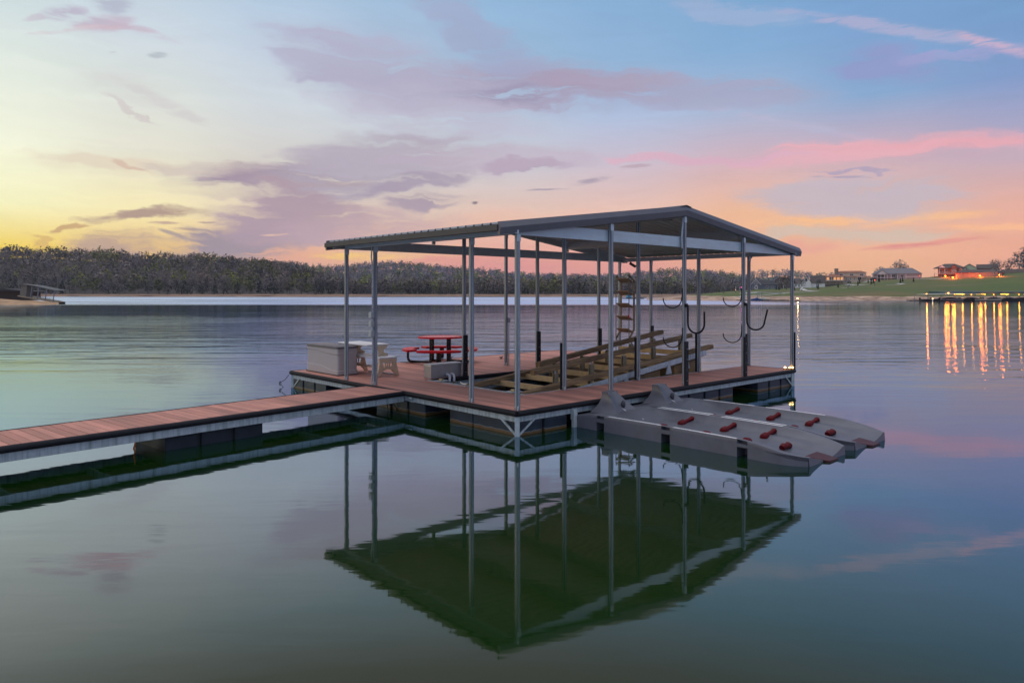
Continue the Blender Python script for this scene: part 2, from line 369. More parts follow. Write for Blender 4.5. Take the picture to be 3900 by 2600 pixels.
# local x runs away from the dock, y to the (camera) side... width 1.30
m=MB(); x=.02
while x<16:
    m.box(x,x+.131,-.62,.62,.415,.445+random.uniform(-.0015,.0015)); x+=.14
m.build('decking',M['deck'],ww)
m=MB()
for y in (-.665,.665): m.tube([(-.0,y,.40),(16,y,.40)],.052,10)
m.build('rub_rail',M['rubber'],ww,smooth=True)
m=MB()
for y in (-.63,.63): m.box(0.02,16,y-.02,y+.02,.225,.355)
for k in range(12): m.box(.4+k*1.3,.45+k*1.3,-.61,.61,.30,.41)
m.box(.0,.02,-.64,.64,.23,.36)
m.build('frame',M['frame'],ww,bevel=.004,seg=1)
for x0,L in ((3.2,1.75),(9.6,1.9)):
    m=MB(); n=3; s=L/n
    for k in range(n): m.box(x0+k*s+.03,x0+(k+1)*s-.03,-.58,.58,-.15,.22)
    o=m.build('float',M['floatplain'],ww,bevel=.02); m=MB(); m.box(x0+.05,x0+L-.05,-.54,.54,-.14,.21); m.build('float_core',M['floatdark'],o)
# ================================================================== THINGS ON THE DOCK
def dthing(name,label,cat,b,a,z=ZD,rz=0,group=None): return thing(name,label,cat,dk(b,a,z),RZ+rz,group)
# storage box
t=dthing('storage_box','taupe resin storage box with dark lid on the corner of the deck','storage box',.515,7.66,ZD+.002)
hw,hl,H=.285,.84,.665
m=MB()
def rrect(hx,hy,r,n=5):
    pts=[]
    for cx,cy,a0 in ((hx-r,hy-r,0),(-hx+r,hy-r,90),(-hx+r,-hy+r,180),(hx-r,-hy+r,270)):
        for k in range(n+1): t_=R(a0+90*k/n); pts.append((cx+r*math.cos(t_),cy+r*math.sin(t_)))
    return pts
def loft(m,levels):
    n=len(levels[0][0]); vs=[]; fs=[]
    for pts,z in levels:
        for i,(x_,y_) in enumerate(pts): vs.append((x_,y_,z[i] if isinstance(z,list) else z))
    for l in range(len(levels)-1):
        for i in range(n): fs.append((l*n+i,l*n+(i+1)%n,(l+1)*n+(i+1)%n,(l+1)*n+i))
    fs.append(tuple(range(n))[::-1]); fs.append(tuple((len(levels)-1)*n+i for i in range(n))); m.add(vs,fs)
def dense(pts,seg=.06):
    out=[]
    for i in range(len(pts)):
        p=pts[i];q=pts[(i+1)%len(pts)]; L=math.dist(p,q); k=max(1,int(L/seg))
        for j in range(k): out.append((p[0]+(q[0]-p[0])*j/k,p[1]+(q[1]-p[1])*j/k))
    return out
def wave(pts,base,amp,ph): 
    return [base+amp*math.tanh(math.sin((p[1]/hl)*1.9+ph)*1.6) for p in pts]
o1=dense(rrect(hw,hl,.05)); o2=dense(rrect(hw-.012,hl-.012,.05))
if len(o2)!=len(o1): o2=[(x_*(hw-.012)/hw,y_*(hl-.012)/hl) for x_,y_ in o1]
base=dense(rrect(hw,hl,.05)); zl=wave(base,.17,.055,.5); zu=wave(base,.545,.035,.2)
loft(m,[(base,.02),(base,[z_-.012 for z_ in zl]),(o2,[z_ for z_ in zl]),(o2,[z_ for z_ in zu]),(base,[z_+.012 for z_ in zu]),(base,H)])
m.build('body',M['deckbox'],t,smooth=True)
m=MB(); loft(m,[(rrect(hw+.012,hl+.012,.05),H),(rrect(hw+.012,hl+.012,.05),H+.045),(rrect(hw-.02,hl-.02,.05),H+.068)]); m.build('lid',M['lid'],t,smooth=True)
m=MB(); m.box(-hw-.01,hw+.01,-hl-.01,hl+.01,-.0,.02); m.build('base',M['black'],t)
m=MB(); m.box(hw+.001,hw+.03,-.65,-.5,.42,.48); m.build('handle',M['black'],t)
# convertible bench table (beige)
t=dthing('bench_table','beige resin bench with its backrest folded flat into a table','bench',1.12,6.75,ZD+.001)
# local x: b-1.12 ; y: a-6.75
def slab(x0,x1,y0,y1,z0,z1,name,mt):
    m=MB(); m.box(x0,x1,y0,y1,z0,z1); return m.build(name,mt,t,bevel=.012)
slab(-.26,.28,-.82,.85,.435,.475,'seat',M['beige_top'])
s=slab(-.37,.30,-.44,1.02,.74,.775,'table_top',M['beige_top'])
def endframe(y):
    # A-frame: outer trapezoid with an arched opening
    m=MB(); th=.035
    out=[(-.33,0),(-.25,0),(-.14,.16),(-.07,.20),(.0,.215),(.07,.20),(.14,.16),(.25,0),(.33,0),(.26,.22),(.21,.36),(.23,.434),(-.23,.434),(-.21,.36),(-.26,.22)]
    # split to convex-ish strips
    Ls=[(-.33,0),(-.24,0),(-.135,.19),(-.12,.34),(-.23,.434),(-.20,.36),(-.255,.22)]
    def ring(poly): m.prism(poly,1,y-th,y+th)
    ring([(-.33,0),(-.245,0),(-.165,.13),(-.215,.36),(-.235,.36),(-.27,.22)])
    ring([(.33,0),(.245,0),(.165,.13),(.215,.36),(.235,.36),(.27,.22)])
    ring([(-.25,.345),(.25,.345),(.255,.434),(-.255,.434)])
    ring([(-.20,.06),(-.12,.15),(0,.185),(.12,.15),(.20,.06),(.19,.16),(.1,.225),(0,.245),(-.1,.225),(-.19,.16)])
    ring([(-.165,.13),(-.11,.20),(-.165,.36),(-.215,.36)]); ring([(.165,.13),(.11,.20),(.165,.36),(.215,.36)])
    for xx in (-.06,.0,.06): m.box(xx-.012,xx+.012,y-.02,y+.02,.235,.35)
    m.build('leg',M['beige'],t,bevel=.006,seg=1)
endframe(-.80); endframe(.70)
def arm(y):
    m=MB(); prof=[(-.02,.47),(.22,.47),(.25,.50),(.24,.53),(.12,.57),(.11,.62),(.22,.70),(.24,.738),(-.26,.738),(-.10,.68),(-.02,.60)]
    m.prism(prof,1,y-.03,y+.03); m.build('arm',M['beige'],t,bevel=.008,seg=1)
arm(-.42); arm(.70)
m=MB(); m.box(-.03,.03,-.76,.66,.17,.21); m.build('stretcher',M['beige'],t)
# steel pipe lying on deck
m=MB(); m.tube([(0,-.55,.025),(0,.55,.025)],.02,8); t=m.build('steel_pipe',M['conduit'],None,smooth=True)
tag(t,'short steel pipe lying on the deck under the beige bench','pipe'); t.location=dk(1.33,6.55,ZD+.002); t.rotation_euler=(0,0,RZ+.1)
# red round picnic table (world aligned)
px=dk(4.24,7.96,ZD)
t=thing('picnic_table','round red perforated picnic table with four curved seats on black tube legs','picnic table',px,R(3))
def perf():
    m=mat('perforated_red_steel',(.48,.008,.02),.3,0,.08,9); nt=m.node_tree; N=nt.nodes; L=nt.links; b=N['Principled BSDF']
    tc=N.new('ShaderNodeTexCoord'); mp=N.new('ShaderNodeMapping'); mp.inputs['Rotation'].default_value=(0,0,R(45)); L.new(tc.outputs['Object'],mp.inputs[0])
    v=N.new('ShaderNodeTexVoronoi'); v.inputs['Scale'].default_value=28; v.inputs['Randomness'].default_value=0; L.new(mp.outputs[0],v.inputs['Vector'])
    g=N.new('ShaderNodeMath'); g.operation='LESS_THAN'; g.inputs[1].default_value=.3; L.new(v.outputs['Distance'],g.inputs[0])
    src=b.inputs['Base Color'].links[0].from_socket; mx=N.new('ShaderNodeMix'); mx.data_type='RGBA'; L.new(g.outputs[0],mx.inputs['Factor']); L.new(src,mx.inputs['A']); mx.inputs['B'].default_value=(.02,.01,.015,1); L.new(mx.outputs['Result'],b.inputs['Base Color']); return m
M['perf']=perf()
m=MB(); m.lathe([(.60,.735),(.645,.735),(.655,.745),(.655,.765),(.645,.775),(.62,.772),(.05,.772)],n=48); 
top=m.build('table_top',M['perf'],t,smooth=True)
m=MB()
o_=len(m.v); n=48
for k in range(n):
    a0=2*math.pi*k/n;a1=2*math.pi*(k+1)/n
    q=[(r*math.cos(a_),r*math.sin(a_),z_) for r,z_ in ((.648,.728),(.664,.728),(.664,.778),(.640,.780)) for a_ in (a0,a1)]
    m.add([q[0],q[1],q[3],q[2],q[4],q[5],q[7],q[6]],[(0,1,2,3),(3,2,5,4),(4,5,6,7)])
m.build('rim',M['red'],top,smooth=True)
def seat(ang):
    m=MB(); n=20; span=R(70); ri,ro=.80,1.10
    outer=[];inner=[]
    for k in range(n+1):
        a_=ang-span/2+span*k/n; outer.append((1.12*math.cos(a_)*1.0,1.12*math.sin(a_))); inner.append((ri*math.cos(a_),ri*math.sin(a_)))
    pts=outer+inner[::-1]
    N_=len(pts); vs=[(x_,y_,.355) for x_,y_ in pts]+[(x_,y_,.42) for x_,y_ in pts]
    fs=[]
    for k in range(n): fs.append((k,k+1,N_-2-k,N_-1-k)); fs.append((N_+k,N_+N_-1-k,N_+N_-2-k,N_+k+1))
    for k in range(N_): fs.append((k,(k+1)%N_,N_+(k+1)%N_,N_+k))
    m.add(vs,fs); m.build('seat',M['red'],t,bevel=.006,seg=1)
    m=MB(); c,s_=math.cos(ang),math.sin(ang)
    path0=[(.96,.375),(.96,.16),(.945,.09),(.90,.045),(.83,.028),(.55,.028),(.42,.035),(.34,.08),(.31,.16),(.31,.73)]
    for off in (-.035,.035):
        pp=[]
        for r,z_ in path0:
            w_=max(0,min(1,(.62-r)/.27)); w_=w_*w_*(3-2*w_); th=ang+w_*R(45); cc_,ss_=math.cos(th),math.sin(th); rr2=r*(1-w_)+.36*w_ if r<.62 else r
            pp.append((rr2*cc_-off*ss_,rr2*ss_+off*cc_,z_))
        m.tube(pp,.035,10)
    m.build('leg',M['blackpaint'],t,smooth=True)
for k in range(4): seat(R(90*k))
# toolbox
t=dthing('toolbox','silver diamond-plate toolbox standing at the slip edge by the picnic table','toolbox',2.05,4.905,ZD+.002)
m=MB(); m.box(-.47,.47,-.15,.15,0,.305); m.build('body',M['diamond'],t,bevel=.006)
m=MB(); m.prism([(-.162,.305),(.162,.305),(.162,.325),(.13,.345),(-.13,.345),(-.162,.325)],0,-.482,.482); m.build('lid',M['diamond'],t,bevel=.004)
m=MB(); m.box(-.487,-.483,-.162,.162,.295,.33); m.build('end_trim',M['chrome'],t)
# pvc elbows
t=dthing('pipe_fitting','two white plastic pipe elbows dropping over the slip edge beside the toolbox','pipe fitting',2.02,4.60,ZD-.04)
for dx in (0,.13):
    m=MB(); m.tube([(dx,.12,.12),(dx,.04,.125),(dx-.0,.0,.11),(dx-.01,-.02,.06),(dx-.02,-.03,-.04)],.030,10); m.build('elbow',M['pvc'],t,smooth=True)
m=MB(); m.tube([(.12,-.03,-.3),(.125,-.03,-.04)],.034,10); m.build('standpipe',M['plate'],t,smooth=True)
# cleats
def cleat(b,a,rz,lab,mt):
    t=dthing('mooring_cleat',lab,'cleat',b,a,ZD,rz,'cleats screwed to the deck edges'); m=MB()
    m.tube([(-.13,0,.075),(-.06,0,.052),(.06,0,.052),(.13,0,.075)],[.008,.014,.014,.008],8); m.build('horn',mt,t,smooth=True)
    m=MB(); m.tube([(-.035,0,0),(-.03,0,.05)],.013,8); m.tube([(.035,0,0),(.03,0,.05)],.013,8); m.box(-.07,.07,-.025,.025,0,.012); m.build('foot',mt,t)
cleat(1.33,3.18,R(90),'silver cleat at the slip edge between the two front posts',M['chrome'])
cleat(5.1,8.6,0,'black cleat on the far deck edge behind the picnic table',M['black'])
cleat(6.35,7.6,R(20),'black cleat with a bar end on open deck right of the picnic table',M['black'])
cleat(9.0,8.62,0,'black cleat at the far corner of the deck',M['black'])
# hinge plates of the lift on slip edge
for k,a in enumerate((4.25,1.75)):
    t=dthing('lift_hinge_plate',['steel plate with a nut on the slip edge below the toolbox','steel plate with a nut on the slip edge near the front corner'][k],'hinge plate',1.5,a,ZD+.008,0,'lift hinge plates on the slip edge')
    m=MB(); m.box(-.16,.16,-.13,.13,0,.008); m.build('plate',M['galv'],t); m=MB(); m.box(-.03,.03,-.05,.05,.008,.05); m.build('nut',M['brass'],t,bevel=.006)
# ================================================================== BOAT LIFT
lift=dthing('boat_lift','empty boat lift with carpeted wooden bunks tilted up inside the slip','boat lift',0,0,0)
def zb(b): return .486+.108*(b-4.56)
for a,dz in ((1.52,0),(4.30,-.12)):
    m=MB(); m.bar((1.75,a,zb(1.75)+dz),(8.35,a,zb(8.35)+dz),.05,.13); m.build('side_beam',M['galv'],lift,bevel=.004,seg=1)
for k in range(8):
    b=2.25+k*.86; m=MB(); m.bar((b,1.55,zb(b)-.03),(b,4.39,zb(b)-.03),.07,.13); m.build('cross_beam',M['tan'],lift,bevel=.006,seg=1)
m=MB(); m.bar((1.7,2.55,zb(1.7)-.02),(2.22,2.55,zb(2.2)-.02),.06,.11); m.build('tongue',M['tan'],lift)
for (a,b0,z0_,b1,z1_,w) in ((1.75,1.55,.345,9.0,1.02,.13),(2.42,2.7,.70,9.0,1.30,.11),(3.42,3.85,.735,9.0,1.36,.13),(4.02,1.75,.24,6.4,.70,.14)):
    m=MB(); p=Vector((b0,a,z0_)); q=Vector((b1,a,z1_)); m.bar(p,q,w+.035,.115); m.build('bunk',M['carpet'],lift,bevel=.02)
    n=5
    for k in range(n):
        f_=(k+.6)/n; c=p.lerp(q,f_); zz=zb(c.x)
        if c.z-zz<.1: continue
        m=MB(); h=min(.26,(c.z-zz)*.8)
        for dy in (-.035,.035): m.prism([(c.x-.055,zz-.1),(c.x+.055,zz-.1),(c.x+.055,zz+h-.04),(c.x+.03,zz+h),(c.x-.03,zz+h),(c.x-.055,zz+h-.04)],1,a+dy-.012,a+dy+.012)
        o=m.build('bracket',M['plate'],lift)
        m=MB(); m.tube([(c.x,a,zz),(c.x,a,c.z-.03)],.017,8); m.box(c.x-.05,c.x+.05,a-.04,a+.04,c.z-.055,c.z-.04); m.build('rod',M['galv'],o)
for (b0,b1) in ((5.2,6.4),(7.0,8.2)):
    m=MB(); vs=[]
    for b in (b0,b1):
        t1=zb(b)-.12; vs+=[(b,1.58,-.12),(b,4.36,-.12),(b,4.36,t1),(b,1.58,t1)]
    m.add(vs,[(3,2,1,0),(4,5,6,7),(0,1,5,4),(1,2,6,5),(2,3,7,6),(3,0,4,7)]); o=m.build('tank',M['tank'],lift,bevel=.03)
m=MB(); m.prism([(8.05,-.1),(8.3,-.1),(8.25,.78),(8.05,.74)],1,1.60,1.68); m.build('tank_end_plate',M['tan'],lift)
for b in (4.9,6.6,7.4):
    m=MB(); z_=zb(b); m.prism([(b-.12,z_-.25),(b+.12,z_-.25),(b+.04,z_-.02),(b-.04,z_-.02)],1,1.46,1.49); m.build('gusset',M['galv'],lift)
# ================================================================== LADDER
lad=dthing('swim_ladder','bronze swim ladder flipped upright at the open end of the deck','ladder',9.9,5.62,0)
ys=(-.27,.27)
m=MB()
for y in ys: m.tube([(0,y,1.0),(0,y,3.06)],.014,8)
m.build('front_rail',M['ladder_rail'],lad,smooth=True)
m=MB()
for y in ys: m.tube([(-.0,y,1.0),(.26,y,1.32),(.26,y,2.92),(.0,y,3.09)],.034,8)
m.build('back_rail',M['ladder'],lad,smooth=True)
for z_ in (3.0,2.59,2.18,1.77,1.36):
    m=MB(); m.bar((-.01,-.26,z_),(-.01,.26,z_),.01,.01); 
    m.add([(-.01,-.26,z_),(-.01,.26,z_),(.25,.26,z_-.13),(.25,-.26,z_-.13),(-.01,-.26,z_-.022),(-.01,.26,z_-.022),(.25,.26,z_-.152),(.25,-.26,z_-.152)],[(0,1,2,3),(7,6,5,4),(0,4,5,1),(1,5,6,2),(2,6,7,3),(3,7,4,0)])
    m.build('step',M['ladder'],lad)
m=MB()
for y in ys: m.tube([(0,y,1.02),(.28,y,.75),(.22,y,.46)],.02,8); m.tube([(0,y,1.02),(.0,y,.50)],.018,8)
m.build('brace',M['conduit'],lad,smooth=True)
m=MB(); m.box(-.03,-.012,-.29,-.25,1.70,1.80); m.build('tag',M['red'],lad)
# ================================================================== KAYAK RACK HOOKS
def hook(t,pts,r,n=10): 
    m=MB(); m.tube(pts,r,10); m.build('hook_arm',M['rubber'],t,smooth=True)
def ucurve(c0,dirv,w,zt,zb_,tip,lean=0):
    """U from top zt at c0 down to zb_ then up to tip height at distance w along dirv"""
    pts=[(c0[0],c0[1],zt)]; r=w/2; 
    zs=zb_+r
    pts.append((c0[0],c0[1],zs))
    for k in range(1,12):
        a_=math.pi*k/12; s_=r-r*math.cos(a_); pts.append((c0[0]+dirv[0]*s_,c0[1]+dirv[1]*s_,zs-r*math.sin(a_)))
    pts.append((c0[0]+dirv[0]*w,c0[1]+dirv[1]*w,zs)); pts.append((c0[0]+dirv[0]*(w+lean),c0[1]+dirv[1]*(w+lean),tip)); return pts
for (b,wr,dr,nm) in ((B[2],.42,(0,-1),'large black padded hook hanging outward from the tall middle post'),(B[3],.42,(.62,-.78),'large black padded hook leaning outward from the second post from the open end')):
    t=dthing('kayak_hook',nm,'kayak hook',b,-.085,0,0,'padded kayak hooks strapped to the posts')
    hook(t,ucurve((0.0,-.01),dr,wr,2.24,1.62 if b<6 else 1.60,2.1,.0 if b<6 else .07),.021)
    m=MB(); m.box(-.06,.02,.0,.04,2.19,2.27); m.build('strap',M['rubber'],t)
for (b,zz,nm) in ((B[2],2.17,'upper slim black hook reaching inward from the tall middle post'),(B[2],1.28,'lower slim black hook reaching inward from the tall middle post'),(B[3],2.17,'upper slim black hook on the second post from the open end'),(B[3],1.27,'lower slim black hook on the second post from the open end')):
    t=dthing('kayak_hook',nm,'kayak hook',b-.045,.02,0,0,'slim kayak hooks strapped to the posts')
    hook(t,[(-.0,-.0,zz+.45),(-.0,0,zz+.3)]+[(-.02,.01+.245*(1-math.cos(R(a_))),zz+.2-.2*math.sin(R(a_))) for a_ in range(10,171,16)]+[(-.02,.50,zz+.22)],.0125)
# gable lamp and camera
t=dthing('dock_light','dark oval light under the roof near the gable peak','light',5.37,.7,4.24); m=MB(); m.lathe([(.03,.11),(.06,.07),(.14,.045),(.165,.0),(.16,-.03),(.03,-.035)],n=20); o=m.build('shade',M['black'],t,smooth=True); o.scale=(1,1,1)
t=dthing('security_camera','small black camera tilted down under the far end of the roof','camera',10.32,5.6,3.47); m=MB(); m.tube([(0,0,.08),(0,0,.0)],.02,8); m.build('mount',M['black'],t); m=MB(); m.bar((.02,.06,.03),(.04,-.16,-.09),.07,.08); m.build('body',M['black'],t,bevel=.01)
# deck corner lights
for k,(b,a) in enumerate(((10.0,.10),(10.07,.0),(10.12,-.05))):
    t=dthing('deck_light',['lit amber deck light farthest in from the open corner of the deck','lit amber deck light in the middle of three at the deck corner','lit amber deck light at the very tip of the deck corner'][k],'deck light',b,a,ZD+.001,0,'amber lights at the deck corner')
    m=MB(); m.lathe([(.045,0),(.045,.02),(.03,.03)],n=12); m.build('housing',M['bumper'],t); m=MB(); m.sphere((0,0,.04),.026,6); m.build('bulb',M['lampwarm'],t,smooth=True)
# mooring cable and winch ball at left corner
t=dthing('mooring_cable','coiled dark cable hanging from the outer corner leg of the deck','cable',-.12,8.86,0); m=MB()
m.tube([(0.02,0,.33),(-.05,.08,.2),(-.12,.16,.14)],.008,6)
m.tube([(-.14+.04*math.cos(a_*.55)*(1+.12*math.sin(a_)),.18+.04*math.cos(a_*.55),.10+.05*math.sin(a_*.55)) for a_ in range(46)],.008,6)
m.tube([(-.12,.16,.06),(-.07,.10,-.02),(-.02,.05,-.1)],.007,6); m.build('cable',M['rope'],t)
t=dthing('orange_cord','short frayed orange cord dangling from the walkway frame into the water','cord',-5.35,3.10,0); m=MB(); m.tube([(0,0,.20),(.01,.0,.14),(-.01,0,.06),(0.01,0,-.03)],[.008,.012,.016,.006],6); m.build('cord',M['orange'],t)
t=dthing('hanging_cable','thin dark cable looping into the water under the walkway join','cable',-.15,3.9,0); m=MB(); m.tube([(0,0,.24),(-.03,.02,.1),(.0,0,-.1)],.009,6); m.tube([(.0,0,.1),(.06,-.06,.16),(.12,-.12,.02),(.13,-.13,-.1)],.008,6); m.build('cable',M['rope'],t)
# ================================================================== FLOATING WATERCRAFT DOCKS
def sm_(x):
    x=min(1,max(0,x)); return x*x*(3-2*x)
def pwc_mesh():
    Lg=4.37; Wd=1.56
    br=set(np.linspace(0,Lg,46)); slots=(.60,2.02,3.42); sw=.088
    for s in slots:
        for d_ in (-sw,-sw+.004,sw-.004,sw): br.add(s+d_)
    us=sorted(br)
    def halfw(u):
        if u>3.95: return Wd/2-.17*((u-3.85)/.52)**2.4 if u>3.85 else Wd/2
        return Wd/2
    def rim(u):
        if u<.35: return .22+.05*(u/.35)
        if u<3.3: return .272+.008*math.sin((u-.3)*1.2)
        return .270-.145*sm_((u-3.3)/1.25)
    def top(u,s):   # s -1..1
        r=rim(u); a_=abs(s)
        if a_>=.90: return r
        k=(.90-a_)/.90
        dep=.155*sm_(min(1,max(0,(u-.62)/.5)))
        dep*=min(1,k*7)*(.78+.22*k)
        z_=r-dep
        if u>2.9: z_=max(z_,.035*(1-sm_((u-2.9)/1.5))+.012+(1-k)*.03)
        if u>3.0 and a_<.45: z_-=0
        if u>2.95: # twin ramps beside the keel channel
            z_+=.05*math.exp(-((a_-.48)/.13)**2)*math.sin(min(1,(u-2.95)/1.3)*math.pi)
        wv=sm_((u-3.15)/1.1); ctr=.05*(1-sm_((u-3.3)/1.1))+.012
        vz=ctr+(r-ctr)*min(1,a_/.93)**1.5
        return z_*(1-wv)+vz*wv
    m=MB(); ss=sorted(set(list(np.linspace(-1,1,29))+[-.9,.9])); n=len(ss)
    idx=[]
    for u in us:
        row=[]
        for s in ss:
            row.append(len(m.v)); m.v.append((halfw(u)*s,-u,top(u,s)))
        idx.append(row)
    for i in range(len(us)-1):
        for j in range(n-1): m.f.append((idx[i][j],idx[i][j+1],idx[i+1][j+1],idx[i+1][j]))
    for sd,j in ((-1,0),(1,n-1)):
        rows=[]
        for i,u in enumerate(us):
            ins=any(abs(u-s)<sw-.003 for s in slots); r=[idx[i][j]]; hw_=halfw(u); zt=rim(u)
            notch=.085 if ins else 0
            for z_,ins_d in ((zt-.015,notch),(zt-.055,notch),(zt-.06,0),(.155,0),(.15,.22 if ins else 0),(-.12,.22 if ins else 0),(-.2,0)):
                z_=min(z_,zt-.004); r.append(len(m.v)); m.v.append(((hw_-ins_d+(.006 if not ins_d else 0))*sd,-u,z_))
            rows.append(r)
        for i in range(len(us)-1):
            for k in range(len(rows[0])-1): m.f.append((rows[i][k],rows[i][k+1],rows[i+1][k+1],rows[i+1][k]))
    for i in (0,len(us)-1):   # end caps
        r=[len(m.v)+k for k in range(n)]
        for s in ss: m.v.append((halfw(us[i])*s,-us[i]-(.03 if i else 0),-.2))
        for k in range(n-1): m.f.append((idx[i][k],idx[i][k+1],r[k+1],r[k]))
    return m
def pwc(b,label):
    t=dthing('jet_ski_dock',label,'jet ski dock',b,-.13,0,0,'two floating jet ski docks moored side by side')
    hull=pwc_mesh().build('hull',M['pwc'],t,smooth=True)
    # bow stop tower with two horns: flared flanks, a flat V-shaped face towards the trough
    m=MB(); nv=9; rows=[]
    for j in range(nv+1):
        q=j/nv; z_=.258+.352*q; fl=(1-q)**2.6
        row=[(-.14-.36*fl,-.10+.02*q-.0*fl,z_),                     # back left
             (-.14-.30*fl,-.30-.22*fl+.06*q,z_),                     # flank
             (-.135-.20*(1-q)**1.3,-.62+.40*q**.9,z_+.0),            # left edge of the face
             (-.05-.03*(1-q),-.54+.36*q**.9,z_-.020*q-.003),
             (.05+.03*(1-q),-.50+.32*q**.9,z_-.020*q-.003),
             (.135+.24*(1-q)**1.3,-.54+.32*q**.9,z_),
             (.14+.34*fl,-.30-.16*fl+.06*q,z_),
             (.14+.38*fl,-.10+.02*q,z_)]
        rows.append([len(m.v)+k for k in range(8)]); m.v+=row
    for j in range(nv):
        for k in range(7): m.f.append((rows[j][k],rows[j][k+1],rows[j+1][k+1],rows[j+1][k]))
        m.f.append((rows[j][7],rows[j][0],rows[j+1][0],rows[j+1][7]))
    m.f.append(tuple(rows[-1]))
    ob=m.build('bow_stop',M['pwc'],t,smooth=True)
    try: ob.data.set_sharp_from_angle(angle=R(28))
    except Exception: pass
    m=MB(); m.sphere((.09,-.425,.38),.045,8,1.7); o=m.build('winch_recess',M['recess'],t,smooth=True)  # solid bulge; shade of the hollow put into its dark colour
    m=MB(); m.tube([(.02,-.46,.31),(.03,-.72,.2),(.03,-.95,.17)],.006,6); m.build('strap',M['white'],t)
    # tread strips on rims
    for sd in (-1,1):
        for u0,u1 in ((.75,1.9),(2.14,3.3)):
            m=MB(); n_=8
            for k in range(n_):
                a0=u0+(u1-u0)*k/n_;a1=u0+(u1-u0)*(k+1)/n_
                f=lambda u:.272+.008*math.sin((u-.3)*1.2)+.004
                x0_,x1_=sd*.708,sd*.772
                m.add([(x0_,-a0,f(a0)),(x1_,-a0,f(a0)),(x1_,-a1,f(a1)),(x0_,-a1,f(a1))],[(0,1,2,3)])
            m.build('tread_strip',M['tread'],t)
    for u in (1.62,2.48,3.22):
        for sd in (-1,1):
            m=MB(); p=Vector((sd*.20,-u,.135)); q=Vector((sd*.66,-u+.02,.20)); d_=(q-p)
            m.tube([p,p+d_*.04,p+d_*.08,p+d_*.28,p+d_*.34,p+d_*.84,p+d_*.87,p+d_*.95,q],[.03,.058,.064,.064,.038,.036,.046,.046,.03],12)
            m.build('roller',M['roller'],t,smooth=True)
    m=MB(); m.tube([(-.13,-3.72,.10),(-.07,-3.72,.12),(0,-3.72,.10),(.07,-3.72,.12),(.13,-3.72,.10)],[.045,.05,.036,.05,.045],12); m.build('keel_roller',M['roller'],t,smooth=True)
    m=MB(); m.add([(-.22,-4.12,.055),(.24,-4.10,.055),(.18,-4.46,.025),(-.12,-4.46,.03),(-.22,-4.12,.03),(.24,-4.10,.03),(.18,-4.46,-.01),(-.12,-4.46,-.01)],[(0,1,2,3),(7,6,5,4),(0,4,5,1),(1,5,6,2),(2,6,7,3),(3,7,4,0)]); m.build('bow_pad',M['bowred'],t,bevel=.008)
pwc(2.16,'grey floating jet ski dock nearest the camera, closer to the corner post')
pwc(3.76,'grey floating jet ski dock farther along the finger, behind its twin')
m=MB()
for x_ in (1.34,4.56): m.box(x_-.05,x_+.05,-.16,-.10,-.1,.33)
m.build('mooring_bracket',M['frame'],dock)
# ================================================================== SKY (world, by direction only)
world=bpy.data.worlds.new('World'); bpy.context.scene.world=world; world.use_nodes=True
nt=world.node_tree; N=nt.nodes; L=nt.links; N.clear()
def nd(t,**k):
    n=N.new(t)
    for a,v in k.items(): setattr(n,a,v)
    return n
def mth(op,a,b=None,c=None,clamp=False):
    n=N.new('ShaderNodeMath'); n.operation=op; n.use_clamp=clamp
    for i,v in enumerate((a,b,c)):
        if v is None: continue
        if isinstance(v,(int,float)): n.inputs[i].default_value=v
        else: L.new(v,n.inputs[i])
    return n.outputs[0]
tc=nd('ShaderNodeTexCoord'); sx=nd('ShaderNodeSeparateXYZ'); L.new(tc.outputs['Generated'],sx.inputs[0])
az=mth('MULTIPLY',mth('ARCTAN2',sx.outputs[0],sx.outputs[1]),180/math.pi)     # degrees clockwise from +Y
el=mth('MULTIPLY',mth('ARCSINE',sx.outputs[2]),180/math.pi)
el=mth('MAXIMUM',el,0.0)
# slow warp so nothing is a clean ellipse
cmb=nd('ShaderNodeCombineXYZ'); L.new(az,cmb.inputs[0]); L.new(mth('MULTIPLY',el,2.2),cmb.inputs[1])
wn=nd('ShaderNodeTexNoise'); wn.inputs['Scale'].default_value=.16; wn.inputs['Detail'].default_value=6; wn.inputs['Roughness'].default_value=.6; L.new(cmb.outputs[0],wn.inputs['Vector'])
ws=nd('ShaderNodeSeparateColor'); L.new(wn.outputs['Color'],ws.inputs[0])
azw=mth('ADD',az,mth('MULTIPLY_ADD',ws.outputs[0],9,-4.5)); elw=mth('ADD',el,mth('MULTIPLY_ADD',ws.outputs[1],3.0,-1.5))
pw=nd('ShaderNodeCombineXYZ'); L.new(azw,pw.inputs[0]); L.new(elw,pw.inputs[1])
azs=mth('ADD',az,mth('MULTIPLY_ADD',ws.outputs[0],2.4,-1.2)); els=mth('ADD',el,mth('MULTIPLY_ADD',ws.outputs[1],.5,-.25))
ps=nd('ShaderNodeCombineXYZ'); L.new(azs,ps.inputs[0]); L.new(els,ps.inputs[1])
